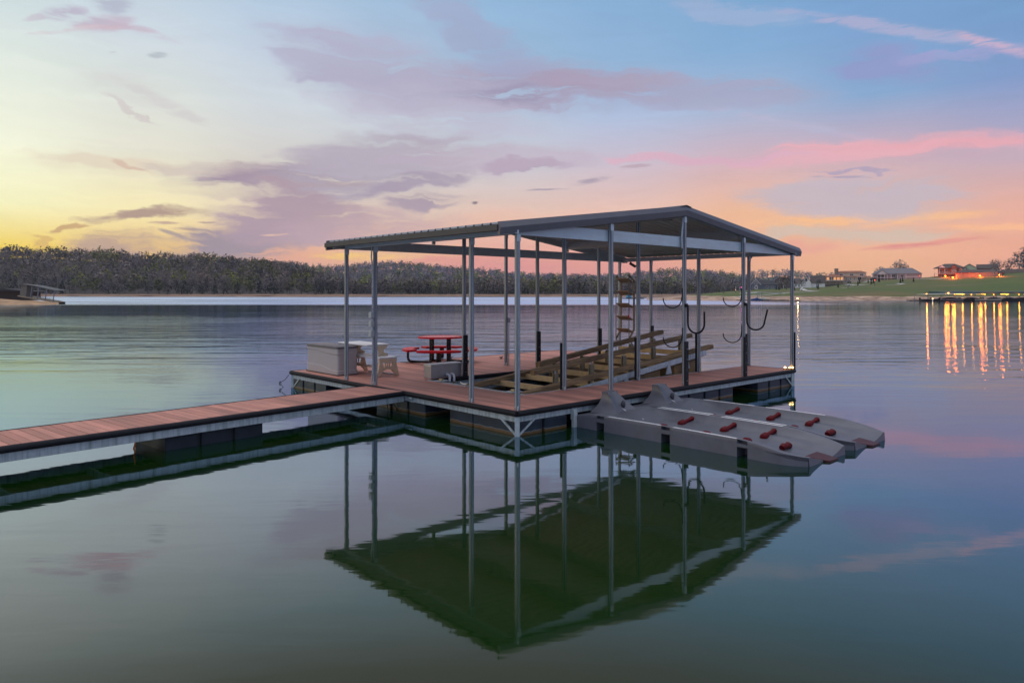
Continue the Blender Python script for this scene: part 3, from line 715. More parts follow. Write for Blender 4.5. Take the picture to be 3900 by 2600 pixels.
# wisps: stretched fibre noise
wm=nd('ShaderNodeMapping'); wm.inputs['Rotation'].default_value=(0,0,R(10)); wm.inputs['Scale'].default_value=(.075,.95,1); L.new(pw.outputs[0],wm.inputs[0])
fn=nd('ShaderNodeTexNoise'); fn.inputs['Scale'].default_value=1.0; fn.inputs['Detail'].default_value=8; fn.inputs['Roughness'].default_value=.62; fn.inputs['Distortion'].default_value=.6; L.new(wm.outputs[0],fn.inputs['Vector'])
fib=nd('ShaderNodeMapRange'); fib.inputs['From Min'].default_value=.33; fib.inputs['From Max'].default_value=.66; L.new(fn.outputs['Fac'],fib.inputs['Value'])
wm2=nd('ShaderNodeMapping'); wm2.inputs['Rotation'].default_value=(0,0,R(-8)); wm2.inputs['Scale'].default_value=(.35,2.2,1); L.new(ps.outputs[0],wm2.inputs[0])
fn2=nd('ShaderNodeTexNoise'); fn2.inputs['Scale'].default_value=1.0; fn2.inputs['Detail'].default_value=7; fn2.inputs['Roughness'].default_value=.65; fn2.inputs['Distortion'].default_value=.8; L.new(wm2.outputs[0],fn2.inputs['Vector'])
fib2=nd('ShaderNodeMapRange'); fib2.inputs['From Min'].default_value=.33; fib2.inputs['From Max'].default_value=.66; L.new(fn2.outputs['Fac'],fib2.inputs['Value'])
AZ=[-180,-120,-70,-36,-27,-18,-9,0,9,18,27,36,70,120,180]
ROWS=[
 (0,[(150,125,150),(190,130,130),(255,190,70),(254,206,70),(244,182,110),(222,165,150),(228,165,148),(236,150,138),(238,148,136),(252,180,118),(255,186,122),(252,172,138),(220,150,150),(165,135,160),(150,125,150)]),
 (3,[(155,140,165),(195,150,140),(255,215,90),(255,220,84),(250,205,118),(240,178,150),(244,190,146),(236,164,148),(236,165,150),(246,180,146),(247,186,148),(246,176,146),(220,165,155),(170,150,170),(155,140,165)]),
 (6,[(165,160,185),(200,180,170),(255,240,170),(255,251,200),(254,240,186),(232,210,186),(228,202,184),(236,198,178),(240,196,176),(244,190,152),(228,188,172),(236,180,164),(215,170,170),(175,165,190),(165,160,185)]),
 (10,[(165,172,205),(190,195,205),(240,245,215),(249,251,226),(234,231,214),(218,213,206),(206,206,208),(207,204,212),(208,193,206),(214,182,192),(206,178,192),(180,172,198),(180,175,200),(168,175,205),(165,172,205)]),
 (14,[(160,178,215),(180,200,218),(215,230,225),(233,240,228),(223,228,222),(211,218,224),(202,211,224),(188,202,223),(176,194,224),(166,186,216),(138,171,210),(132,158,204),(140,165,210),(155,175,215),(160,178,215)]),
 (18,[(155,178,218),(175,198,222),(195,215,228),(214,227,228),(208,219,228),(198,212,228),(176,192,216),(157,186,216),(147,181,216),(136,175,215),(129,166,210),(121,160,205),(135,165,212),(150,175,218),(155,178,218)]),
 (23,[(150,175,215),(165,190,218),(172,198,225),(196,214,228),(190,210,228),(172,199,225),(160,192,222),(146,184,220),(136,176,216),(126,169,212),(118,159,206),(112,151,200),(125,155,205),(145,170,212),(150,175,215)]),
 (28,[(140,160,195),(155,160,190),(165,160,180),(170,162,172),(168,160,172),(165,156,172),(162,154,172),(158,150,170),(152,146,168),(146,144,168),(142,140,166),(138,136,165),(120,140,175),(135,155,190),(140,160,195)]),
]
azn=mth('MULTIPLY_ADD',az,1/360,.5)
cur=None; prev_e=None
for e_,cols in ROWS:
    r=nd('ShaderNodeValToRGB'); r.color_ramp.interpolation='EASE'; els_=r.color_ramp.elements
    for i,(a_,c_) in enumerate(zip(AZ,cols)):
        p_=a_/360+.5
        q=els_[0] if i==0 else (els_[-1] if i==len(AZ)-1 else els_.new(p_))
        q.position=p_; q.color=(*srgb(*c_),1)
    # Blender keeps elements sorted; set end colours again
    els_[0].color=(*srgb(*cols[0]),1); els_[len(AZ)-1].color=(*srgb(*cols[-1]),1)
    L.new(azn,r.inputs[0])
    if cur is None: cur=r.outputs[0]
    else:
        mr=nd('ShaderNodeMapRange'); mr.inputs['From Min'].default_value=prev_e; mr.inputs['From Max'].default_value=e_; L.new(el,mr.inputs['Value'])
        mx=nd('ShaderNodeMix',data_type='RGBA'); L.new(mr.outputs[0],mx.inputs['Factor']); L.new(cur,mx.inputs['A']); L.new(r.outputs[0],mx.inputs['B']); cur=mx.outputs['Result']
    prev_e=e_
CL=[
(-29.21,19.57,1.24,0.55,9.8,(178,180,200),0.7,0),
(-31.87,18.4,1.45,0.32,18.3,(188,178,200),0.75,0),
(-33.37,17.8,0.94,0.16,20.8,(200,190,205),0.6,0),
(-29.69,18.17,2.17,0.4,15.2,(196,180,198),0.8,0),
(-29.69,17.94,1.81,0.15,11.2,(212,186,198),0.6,0),
(-27.75,18.24,1.79,0.25,-8.0,(202,184,200),0.7,0),
(-26.07,17.89,1.31,0.21,-17.2,(206,194,208),0.5,0),
(-31.26,17.54,1.47,0.13,19.7,(214,200,208),0.6,0),
(-33.07,16.92,0.92,0.1,14.3,(215,205,210),0.5,0),
(-26.5,16.59,0.79,0.16,7.7,(182,190,198),0.8,0),
(-29.21,16.46,0.33,0.08,8.6,(190,195,200),0.6,0),
(-26.07,13.51,3.39,0.36,-24.6,(208,200,204),0.5,0),
(-28.08,12.75,1.78,0.14,-29.4,(208,196,196),0.6,1),
(-28.4,14.29,3.26,0.69,-14.9,(215,214,212),0.5,1),
(-29.37,9.27,5.55,0.54,1.3,(228,212,190),0.7,1),
(-27.42,9.22,1.33,0.16,-22.2,(215,185,165),0.7,1),
(-18.13,8.88,7.13,0.7,8.4,(168,150,166),1,1),
(-11.44,9.86,9.14,1.5,9.0,(180,170,184),0.95,1),
(-8.16,8.84,5.23,0.41,12.6,(168,154,174),0.7,1),
(-14.44,8.45,5.05,0.2,3.8,(182,162,170),0.6,0),
(-22.57,9.2,3.69,0.45,3.5,(205,190,185),0.6,1),
(-27.08,5.7,3.28,0.32,6.0,(180,152,140),0.95,1),
(-31.41,4.68,1.89,0.14,7.4,(205,165,120),0.85,1),
(-26.07,5.04,1.03,0.09,2.4,(190,160,150),0.8,0),
(-23.29,5.25,0.81,0.06,2.2,(180,155,150),0.8,0),
(-24.7,4.66,1.05,0.08,-0.1,(190,160,140),0.8,0),
(-25.56,4.27,1.04,0.13,-17.9,(165,150,155),0.8,0),
(-21.85,3.75,4.68,0.9,0.3,(166,150,160),1,1),
(-29.21,3.34,3.31,0.73,1.8,(190,160,150),0.85,1),
(-34.09,3.61,0.93,0.38,-44.1,(215,170,110),0.6,1),
(-15.82,6.4,5.16,1.1,-19.2,(178,156,168),0.95,1),
(-18.13,5.13,5.47,0.99,-4.8,(178,156,170),0.95,1),
(-6.51,7.39,3.56,0.41,3.6,(172,155,172),0.9,1),
(-11.03,4.99,6.83,1.13,0.7,(196,168,176),0.75,1),
(-18.13,4.44,0.96,0.08,1.4,(250,205,175),0.8,0),
(-10.42,5.21,0.92,0.21,0.9,(215,180,172),0.7,0),
(-1.05,15.95,15.69,1.16,-0.9,(170,160,186),0.9,1),
(-9.81,16.69,9.93,1.51,-11.8,(180,178,202),0.85,1),
(-2.11,19.38,6.79,1.02,-29.7,(163,172,203),0.75,1),
(-1.05,15.52,4.0,0.47,1.6,(158,150,178),0.8,1),
(5.25,16.18,5.39,0.42,-5.8,(172,158,182),0.8,1),
(14.44,15.38,9.44,0.76,-6.9,(172,165,190),0.6,1),
(-6.3,14.1,8.81,1.18,-5.2,(192,186,205),0.6,1),
(0.84,9.99,3.16,0.29,-0.4,(172,152,175),0.9,1),
(6.3,8.92,1.86,0.18,7.7,(172,158,175),0.9,0),
(2.74,8.3,1.68,0.06,2.4,(175,160,175),0.9,0),
(10.01,9.97,1.22,0.12,1.1,(190,165,180),0.8,0),
(-2.95,7.18,0.32,0.1,0.3,(145,130,138),1,0),
(-9.4,10.63,8.77,0.8,2.9,(190,180,195),0.6,1),
(-1.05,10.56,7.98,0.69,-0.5,(195,178,195),0.6,1),
(27.75,18.12,8.79,0.34,-17.0,(172,176,210),0.9,0),
(34.24,16.07,2.97,0.27,-24.1,(206,178,203),0.85,0),
(16.4,20.81,5.74,0.53,-13.7,(165,180,212),0.6,1),
(28.4,15.59,3.69,0.79,-11.5,(148,155,203),0.8,1),
(32.77,15.75,3.7,0.23,-3.5,(165,165,208),0.6,1),
(22.03,12.29,6.69,0.24,-15.6,(186,184,210),0.8,0),
(26.07,11.01,1.9,0.18,-18.9,(205,180,200),0.7,0),
(29.69,10.06,9.16,0.46,-2.5,(238,176,184),0.65,1),
(29.69,10.13,8.12,0.27,-2.4,(240,172,180),0.6,0),
(23.82,10.02,7.27,0.45,-0.7,(234,178,188),0.75,1),
(15.42,10.39,7.88,0.27,-3.5,(222,178,196),0.8,1),
(32.77,9.09,4.64,0.24,-1.5,(205,176,190),0.7,1),
(26.24,8.72,2.17,0.07,-4.4,(176,162,188),0.8,1),
(25.39,8.38,1.53,0.07,-4.0,(165,150,178),0.85,0),
(23.29,8.55,0.53,0.06,-3.7,(180,165,185),0.8,0),
(25.56,5.29,8.81,0.38,0.4,(255,196,145),1,0),
(34.24,4.37,3.59,0.28,-4.3,(255,192,148),0.95,0),
(24.7,4.34,7.33,0.49,-1.2,(216,196,180),0.8,1),
(28.73,3.32,2.68,0.17,3.8,(232,150,140),1,0),
(31.87,3.61,1.93,0.12,2.4,(238,160,145),0.9,0),
(25.56,6.94,7.95,0.93,-1.6,(196,186,198),0.8,1),
(19.26,3.12,4.55,0.36,0.9,(238,165,150),0.6,1),
(-3.16,2.25,8.83,0.34,-0.0,(232,152,146),0.7,1),
(-12.45,2.92,3.66,0.25,0.5,(255,208,120),0.9,0),
(3.16,4.56,14.2,1.25,1.2,(240,186,168),0.4,1)]

for (a_,e_,hl,hw,ang,c_,op,soft) in CL:
    mp=nd('ShaderNodeMapping',vector_type='TEXTURE'); mp.inputs['Location'].default_value=(a_,e_,0); mp.inputs['Rotation'].default_value=(0,0,R(ang)); 
    mp.inputs['Scale'].default_value=(hl*1.25,hw*(2.0 if soft else 1.7),1)
    L.new((pw if soft else ps).outputs[0],mp.inputs[0])
    g=nd('ShaderNodeTexGradient',gradient_type='SPHERICAL'); L.new(mp.outputs[0],g.inputs[0])
    v=mth('MULTIPLY',g.outputs['Fac'],mth('MULTIPLY_ADD',(fib if soft else fib2).outputs[0],3.1 if soft else 2.4,.22 if soft else .25))
    f=nd('ShaderNodeMapRange',interpolation_type='SMOOTHSTEP'); f.inputs['From Max'].default_value=1.1 if soft else 1.15; f.inputs['To Max'].default_value=op
    L.new(v,f.inputs['Value'])
    mx=nd('ShaderNodeMix',data_type='RGBA'); L.new(f.outputs[0],mx.inputs['Factor']); L.new(cur,mx.inputs['A']); mx.inputs['B'].default_value=(*srgb(*c_),1); cur=mx.outputs['Result']
# faint overall wisp modulation
hs=nd('ShaderNodeMix',data_type='RGBA'); hs.blend_type='MULTIPLY'; L.new(cur,hs.inputs['A']); 
vv=mth('MULTIPLY_ADD',fib.outputs[0],.05,.965); cc=nd('ShaderNodeCombineColor'); [L.new(vv,cc.inputs[i]) for i in range(3)]
hs.inputs['Factor'].default_value=1; L.new(cc.outputs[0],hs.inputs['B']); cur=hs.outputs['Result']
# bright upper dome (above the picture)
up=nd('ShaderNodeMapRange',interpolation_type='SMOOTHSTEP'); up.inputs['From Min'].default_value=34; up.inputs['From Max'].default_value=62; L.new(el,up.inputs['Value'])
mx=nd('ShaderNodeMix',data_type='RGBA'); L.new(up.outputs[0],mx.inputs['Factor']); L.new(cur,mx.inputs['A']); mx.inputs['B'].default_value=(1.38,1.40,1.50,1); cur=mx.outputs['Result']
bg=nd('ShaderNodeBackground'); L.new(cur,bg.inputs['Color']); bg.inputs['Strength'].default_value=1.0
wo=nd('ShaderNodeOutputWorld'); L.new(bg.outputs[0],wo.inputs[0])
world.cycles.sampling_method='MANUAL'; world.cycles.sample_map_resolution=512
sun=bpy.data.lights.new('sun','SUN'); sun.energy=.35; sun.angle=R(45); sun.color=(1,.72,.45)
so=bpy.data.objects.new('sun',sun); C.objects.link(so)
# after-glow low on the left: light travels from azimuth -88 deg, elevation 14 deg
sa,se=R(-88),R(14); dirv=Vector((math.sin(sa)*math.cos(se),math.cos(sa)*math.cos(se),math.sin(se)))
so.rotation_euler=dirv.to_track_quat('Z','Y').to_euler(); so.location=dirv*50
# ================================================================== CAMERA
cam=bpy.data.cameras.new('camera'); co=bpy.data.objects.new('camera',cam); C.objects.link(co); bpy.context.scene.camera=co
co.location=(0,0,2.5); co.rotation_euler=(R(90),0,0); cam.sensor_width=36; cam.lens=36*2718.27/3900
cam.shift_y=-(1300-1117)/3900; cam.clip_end=20000; cam.clip_start=.1
sc=bpy.context.scene; sc.view_settings.view_transform='Standard'; sc.view_settings.look='None'; sc.view_settings.exposure=0; sc.view_settings.gamma=1
sc.cycles.max_bounces=6; sc.cycles.volume_bounces=0; sc.cycles.sample_clamp_indirect=12
# ================================================================== WATER
def water():
    m=bpy.data.materials.new('lake_water'); m.use_nodes=True; nt=m.node_tree; N=nt.nodes; L=nt.links; N.clear()
    def mth(op,a,b=None,c=None,clamp=False):
        n=N.new('ShaderNodeMath'); n.operation=op; n.use_clamp=clamp
        for i,v in enumerate((a,b,c)):
            if v is None: continue
            if isinstance(v,(int,float)): n.inputs[i].default_value=v
            else: L.new(v,n.inputs[i])
        return n.outputs[0]
    def smooth(v,a,b,t0=0,t1=1):
        n=N.new('ShaderNodeMapRange'); n.interpolation_type='SMOOTHSTEP'; n.inputs['From Min'].default_value=a; n.inputs['From Max'].default_value=b; n.inputs['To Min'].default_value=t0; n.inputs['To Max'].default_value=t1
        L.new(v,n.inputs['Value']); return n.outputs[0]
    g=N.new('ShaderNodeNewGeometry'); s=N.new('ShaderNodeSeparateXYZ'); L.new(g.outputs['Position'],s.inputs[0]); Y=s.outputs[1]; X=s.outputs[0]
    def noise(sc,sy,det,rough=.5,dist=0,rot=0,off=0):
        mp=N.new('ShaderNodeMapping'); mp.inputs['Scale'].default_value=(sc,sy,1); mp.inputs['Rotation'].default_value=(0,0,R(rot)); mp.inputs['Location'].default_value=(off,off*.7,0); L.new(g.outputs['Position'],mp.inputs[0])
        n=N.new('ShaderNodeTexNoise'); n.inputs['Scale'].default_value=1; n.inputs['Detail'].default_value=det; n.inputs['Roughness'].default_value=rough; n.inputs['Distortion'].default_value=dist; L.new(mp.outputs[0],n.inputs['Vector']); return n.outputs['Fac']
    patch=noise(.035,.06,3,off=5)          # breeze patches
    pm=smooth(patch,.38,.62,.45,1.25)
    swell=noise(.15,.62,2,.5,.4,3)          # long ripples
    rip=noise(.42,1.9,3,.55,.3,-4)
    fine=noise(2.6,4.2,2,.5,.0,10)
    calm=smooth(Y,50,105,1,.22)
    a1=mth('MULTIPLY',mth('MULTIPLY',smooth(Y,12,34,.0027,.075),calm),pm)
    a2=mth('MULTIPLY',mth('MULTIPLY',smooth(Y,11,34,.0022,.036),calm),pm)
    a3=mth('MULTIPLY',mth('MULTIPLY',smooth(Y,12,60,.0005,.0050),calm),pm)
    h=mth('ADD',mth('ADD',mth('MULTIPLY',swell,a1),mth('MULTIPLY',rip,a2)),mth('MULTIPLY',fine,a3))
    bp=N.new('ShaderNodeBump'); bp.inputs['Strength'].default_value=1; bp.inputs['Distance'].default_value=1; L.new(h,bp.inputs['Height'])
    band=noise(.006,.055,3,.6,0,0,7)
    rgh=mth('ADD',smooth(Y,14,40,.032,.06),mth('MULTIPLY',mth('MULTIPLY',smooth(Y,146,175,0,.30),smooth(band,.36,.46)),smooth(X,45,90,1,0)))
    lw=N.new('ShaderNodeLayerWeight'); lw.inputs['Blend'].default_value=.5; L.new(bp.outputs[0],lw.inputs['Normal'])
    cr=N.new('ShaderNodeValToRGB'); e=cr.color_ramp.elements; e[0].position=0; e[0].color=(.03,)*3+(1,); e[1].position=1; e[1].color=(1,1,1,1)
    for p_,v_ in ((.45,.06),(.54,.135),(.60,.21),(.68,.37),(.76,.52),(.84,.62),(.92,.76)):
        q=e.new(p_); q.color=(v_,v_,v_,1)
    L.new(lw.outputs['Facing'],cr.inputs[0])
    gl=N.new('ShaderNodeBsdfGlossy'); tr_=N.new('ShaderNodeValToRGB'); e2=tr_.color_ramp.elements; e2[0].position=.50; e2[0].color=(1,.86,.82,1); e2[1].position=1; e2[1].color=(.76,.85,1,1)
    for p_,c_ in ((.62,(.96,.83,.76)),(.72,(.78,.78,.83)),(.85,(.50,.68,.97)),(.965,(.46,.67,1))):
        q=e2.new(p_); q.color=(*c_,1)
    L.new(lw.outputs['Facing'],tr_.inputs[0]); L.new(tr_.outputs[0],gl.inputs['Color']); L.new(rgh,gl.inputs['Roughness']); L.new(bp.outputs[0],gl.inputs['Normal'])
    df=N.new('ShaderNodeBsdfDiffuse'); 
    cn=noise(.3,.3,3,off=2); cm=N.new('ShaderNodeMix'); cm.data_type='RGBA'; L.new(cn,cm.inputs['Factor']); cm.inputs['A'].default_value=(.0065,.027,.0028,1); cm.inputs['B'].default_value=(.0045,.027,.0045,1)
    L.new(cm.outputs['Result'],df.inputs['Color'])
    mx=N.new('ShaderNodeMixShader'); L.new(cr.outputs[0],mx.inputs[0]); L.new(df.outputs[0],mx.inputs[1]); L.new(gl.outputs[0],mx.inputs[2])
    o=N.new('ShaderNodeOutputMaterial'); L.new(mx.outputs[0],o.inputs[0]); return m
m=MB(); m.add([(-3200,-400,0),(3200,-400,0),(3200,3100,0),(-3200,3100,0)],[(0,1,2,3)]); o=m.build('water',water()); tag(o,kind='structure')

# ================================================================== EVENING HAZE
hz=bpy.data.materials.new('evening_haze'); hz.use_nodes=True; nt=hz.node_tree; nt.nodes.clear()
pv=nt.nodes.new('ShaderNodeVolumePrincipled'); pv.inputs['Color'].default_value=(.80,.86,1,1); pv.inputs['Density'].default_value=.00011; pv.inputs['Anisotropy'].default_value=.0
oo=nt.nodes.new('ShaderNodeOutputMaterial'); nt.links.new(pv.outputs[0],oo.inputs['Volume'])
m=MB(); m.box(-3300,3300,-450,3200,-8,84); tag(m.build('haze',hz),kind='stuff')
# ================================================================== FAR LAND
def T(v): return (v-1176)/1639.0          # bearing tangent used for the survey tables
def interp(tab,t):
    return float(np.interp(t,[a for a,_ in tab],[b for _,b in tab]))
# crest of the wooded hills (ground height under the trees), by bearing tangent, with crest distance
def crest(tabv,d,tree): return [(T(v),2.5+(673.6-y)/1639*d-tree) for v,y in tabv]
HA_D=720; HA=crest([(-1500,520),(-600,540),(-250,560),(0,571),(150,576),(300,584),(420,590),(500,593),(600,604),(680,616),(750,636),(820,655),(900,668),(1000,676),(1200,680)],HA_D,10.5)
HB_D=1150; HB=crest([(-500,600),(100,600),(400,598),(500,596),(600,594),(680,603),(750,608),(800,605),(860,598),(920,598),(1000,605),(1100,615),(1176,624),(1300,629),(1400,626),(1480,621),(1560,615),(1600,617),(1640,621),(1700,631),(1760,640),(1850,652),(2000,668),(2400,675)],HB_D,16)
HC_D=2100; HC=crest([(1300,660),(1500,650),(1650,634),(1700,630),(1754,621),(1800,620),(1850,624),(1900,628),(1950,632),(2000,634),(2100,640),(2300,648),(2600,650),(3200,645)],HC_D,22)
SHORE=[(T(-1500),560),(T(0),570),(T(300),520),(T(700),495),(T(1176),490),(T(1500),520),(T(1700),620),(T(2400),900),(T(3400),1000)]
def sm(x): x=min(1,max(0,x)); return x*x*(3-2*x)
def lump(t,d): return 1.0*math.sin(t*23+d*.013)+.8*math.sin(t*51+1.3-d*.021)+.6*math.sin(t*97+d*.034)
def ground_h(t,d):
    s=interp(SHORE,t)
    if d<=s: return -3+3*sm(1-(s-d)/60)
    base=1.2*sm((d-s)/12)
    def hill(tab,D,d0): 
        c=interp(tab,t); 
        if c<=0: return 0
        if d<D: return c*sm((d-d0)/(D-d0))**.85
        return c*(1-.5*sm((d-D)/500))
    h=max(hill(HA,HA_D,s+25),hill(HB,HB_D,max(s+60,700)),hill(HC,HC_D,1300))
    return base+h+ (lump(t,d)*sm((d-s-40)/120)*min(1,h/12))
def polar_mesh(ts,ds,hf):
    vs=[(t*d,d,hf(t,d)) for t in ts for d in ds]; n=len(ds)
    fs=[(i*n+j,(i+1)*n+j,(i+1)*n+j+1,i*n+j+1) for i in range(len(ts)-1) for j in range(n-1)]
    return vs,fs
ts=list(np.linspace(T(-1500),T(3400),150)); ds=[470,485,500,515,530,550,575,600,640,680,720,770,830,900,980,1060,1150,1250,1400,1600,1850,2100,2400,3000]
m=MB(); m.add(*polar_mesh(ts,ds,ground_h)); m.build('hills',mat('leaf_litter',(.045,.036,.028),.9,0,.3,.05)) 
hills=bpy.data.objects['hills']; tag(hills,kind='structure')
for p in hills.data.polygons: p.use_smooth=True
# strip of bare shore sand
m=MB(); vs=[];fs=[]; tt=list(np.linspace(T(-1500),T(2400),260))
for i,t in enumerate(tt):
    s=interp(SHORE,t); w=3.0+2.0*math.sin(t*40)+1.2*math.sin(t*113)
    for k,(dd,z_) in enumerate(((-6,-.2),(0,.35),(w,1.1),(w+9,1.9))): vs.append((t*(s+dd),s+dd,z_))
for i in range(len(tt)-1):
    for k in range(3): fs.append((i*4+k,(i+1)*4+k,(i+1)*4+k+1,i*4+k+1))
m.add(vs,fs); tag(m.build('shore_bank',mat('red_clay_bank',(.22,.13,.08),.9,0,.4,.15)),kind='structure')
# ------------------------------------------------------------------ forest (one mass)
def attr_mat(name,rough=.85):
    m=bpy.data.materials.new(name); m.use_nodes=True; nt=m.node_tree; b=nt.nodes['Principled BSDF']; b.inputs['Roughness'].default_value=rough; b.inputs['Specular IOR Level'].default_value=.15
    a=nt.nodes.new('ShaderNodeAttribute'); a.attribute_name='kindcol'; nt.links.new(a.outputs['Color'],b.inputs['Base Color']); return m
def quads_object(name,Q,col,m):
    """Q: n x 4 x 3 quads, col: n x 3 leaf or bark colour, haze tint included for the forest"""
    n=len(Q); me=bpy.data.meshes.new(name)
    me.vertices.add(n*4); me.vertices.foreach_set('co',Q.reshape(-1).astype(np.float32))
    me.loops.add(n*4); me.loops.foreach_set('vertex_index',np.arange(n*4,dtype=np.int32))
    me.polygons.add(n); me.polygons.foreach_set('loop_start',np.arange(0,n*4,4,dtype=np.int32)); me.polygons.foreach_set('loop_total',np.full(n,4,dtype=np.int32))
    me.update(calc_edges=True)
    at=me.color_attributes.new('kindcol','FLOAT_COLOR','CORNER'); c4=np.ones((n,4,4),dtype=np.float32); c4[:,:,:3]=col[:,None,:]; at.data.foreach_set('color',c4.reshape(-1))
    me.materials.append(m); o=bpy.data.objects.new(name,me); C.objects.link(o); return o
def crown_quads(c,rx,rz,n,size,shape,up=.3):
    """n leaf/twig clumps in a crown; shape 'round','cone','fan'"""
    u=rng.normal(size=(n,3)); u/=np.linalg.norm(u,axis=1)[:,None]; r=rng.uniform(.35,1,n)**.6
    p=u*r[:,None]; 
    if shape=='cone':
        h=rng.uniform(0,1,n)**1.4; a=rng.uniform(0,6.283,n); rr_=(1-h)*rng.uniform(.5,1,n)
        p=np.stack([np.cos(a)*rr_,np.sin(a)*rr_,h*2-1],1)
    if shape=='fan':
        p[:,2]=np.abs(p[:,2])**.8*np.where(rng.random(n)<.85,1,-.5); 
    P_=p*np.array([rx,rx,rz])+c
    if shape=='fan':
        a=rng.normal(size=(n,3)); a[:,2]=np.abs(a[:,2])*1.6+.4; a[:,:2]+=p[:,:2]*1.2
        a/=np.linalg.norm(a,axis=1)[:,None]; b=rng.normal(size=(n,3)); b-=a*np.sum(a*b,1)[:,None]; b/=np.linalg.norm(b,axis=1)[:,None]
    else:   # leaf clumps face outward and up, so a crown reads as a rounded mass
        nn=p*np.array([1,1,.9])+np.array([0,0,.25]); nn/=np.linalg.norm(nn,axis=1)[:,None]+1e-6; nn+=rng.normal(size=(n,3))*.38; nn/=np.linalg.norm(nn,axis=1)[:,None]
        q_=rng.normal(size=(n,3)); a=np.cross(nn,q_); a/=np.linalg.norm(a,axis=1)[:,None]; b=np.cross(nn,a)
    s=size*rng.uniform(.6,1.4,n)[:,None]; el_=1.9 if shape=='fan' else 1.0; wd=.30 if shape=='fan' else .75
    a=a*s*el_; b=b*s*wd
    return np.stack([P_-a-b*.6,P_+a*.2-b,P_+a+b*.5,P_-a*.3+b],1)
def trunk_quads(x,y,z,h,w):
    out=[]
    for dx,dy in ((w,0),(0,w)):
        out.append([[x-dx,y-dy,z-1],[x+dx,y+dy,z-1],[x+dx*.4,y+dy*.4,z+h],[x-dx*.4,y-dy*.4,z+h]])
    return np.array(out)
QS=[];CS=[]
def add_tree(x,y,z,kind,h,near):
    n0=len(CS); add_tree0(x,y,z,kind,h,near); haze_tone=(1,1,1)
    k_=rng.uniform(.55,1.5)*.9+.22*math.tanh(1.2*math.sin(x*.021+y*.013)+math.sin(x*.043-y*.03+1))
    if y>900: haze_tone=(.92,1.0,1.26); k_=.95+.18*(k_-.9)  # distance haze put into tree colour: far bluer, near rows darkened
    elif near: haze_tone=(.44,.43,.45); k_=.9+.5*(k_-.9)
    elif y>735: haze_tone=(.86,.88,.98)
    else: haze_tone=(.80,.74,.68); k_=.9+.6*(k_-.9)
    for i in range(n0,len(CS)): CS[i]=CS[i]*np.array(haze_tone)*k_
def add_tree0(x,y,z,kind,h,near):
    if kind=='bare':
        col=np.array([(.20,.175,.185),(.24,.20,.175),(.18,.165,.185),(.26,.22,.19)][rng.integers(4)])*rng.uniform(.7,1.25)
        n=60 if near else 44
        q=crown_quads(np.array([x,y,z+h*.52]),h*.34,h*.40,n,h*.048 if near else h*.062,'fan' if rng.random()<.22 else 'round'); QS.append(q); CS.append(col*rng.uniform(.85,1.15,(len(q),1)))
        t=trunk_quads(x,y,z,h*.7,.13); QS.append(t); CS.append(np.repeat([np.array((.26,.24,.22))*rng.uniform(.5,1.3)],2,0))
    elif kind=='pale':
        col=np.array((.42,.43,.45))*rng.uniform(.8,1.2)  # crest crowns paled: bright sky showing through them put into the colour
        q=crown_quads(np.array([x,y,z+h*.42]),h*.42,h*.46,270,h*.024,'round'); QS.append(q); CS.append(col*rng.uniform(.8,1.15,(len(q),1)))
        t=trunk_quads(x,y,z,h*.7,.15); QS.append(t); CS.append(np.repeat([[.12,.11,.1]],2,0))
    elif kind=='bud':
        col=np.array([(.20,.22,.07),(.27,.29,.07),(.19,.19,.09),(.40,.45,.08)][rng.choice(4,p=[.4,.2,.33,.07])])*rng.uniform(.6,1.1)
        q=crown_quads(np.array([x,y,z+h*.56]),h*.31,h*.38,56,h*.056,'round'); QS.append(q); CS.append(col*rng.uniform(.85,1.15,(len(q),1)))
        t=trunk_quads(x,y,z,h*.6,.12); QS.append(t); CS.append(np.repeat([[.16,.14,.12]],2,0))
    else:
        col=np.array([(.038,.058,.04),(.034,.05,.042),(.045,.06,.035)][rng.integers(3)])*rng.uniform(.7,1.2)
        q=crown_quads(np.array([x,y,z+h*.5]),h*.24,h*.5,60,h*.055,'cone' if rng.random()<.6 else 'round'); QS.append(q); CS.append(col*rng.uniform(.75,1.25,(len(q),1)))
cl=lambda t,d:math.sin(t*31+d*.011)+math.sin(t*57-d*.017+2)+.7*math.sin(t*90+d*.03)
def plant(d0,d1,t0,t1,spacing,hmean):
    d=d0
    while d<d1:
        t=t0+rng.uniform(0,spacing/d)
        while t<t1:
            dd=d+rng.uniform(-.5,.5)*spacing; s=interp(SHORE,t)
            if dd>s+14:
                g=ground_h(t,dd); near=dd<s+60
                c=cl(t,dd); r_=rng.random()
                if near and c<.1: kind='green' if r_<.6 else 'bare'
                elif c>.9: kind='bud' if r_<.6 else 'bare'
                elif c<-1.4: kind='green' if r_<.45 else 'bare'
                else: kind='bud' if r_<.2 else ('green' if r_<.34 else 'bare')
                h=hmean*rng.uniform(.6,1.25)*(.85 if near and t>T(650) else 1)*(.85 if kind=='green' else 1)
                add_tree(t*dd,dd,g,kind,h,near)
            t+=spacing/d*rng.uniform(.7,1.3)
        d+=spacing*.95
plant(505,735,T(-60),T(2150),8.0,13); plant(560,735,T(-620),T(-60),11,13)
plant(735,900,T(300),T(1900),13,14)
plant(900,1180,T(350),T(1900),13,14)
plant(1500,2120,T(1450),T(2420),30,22)
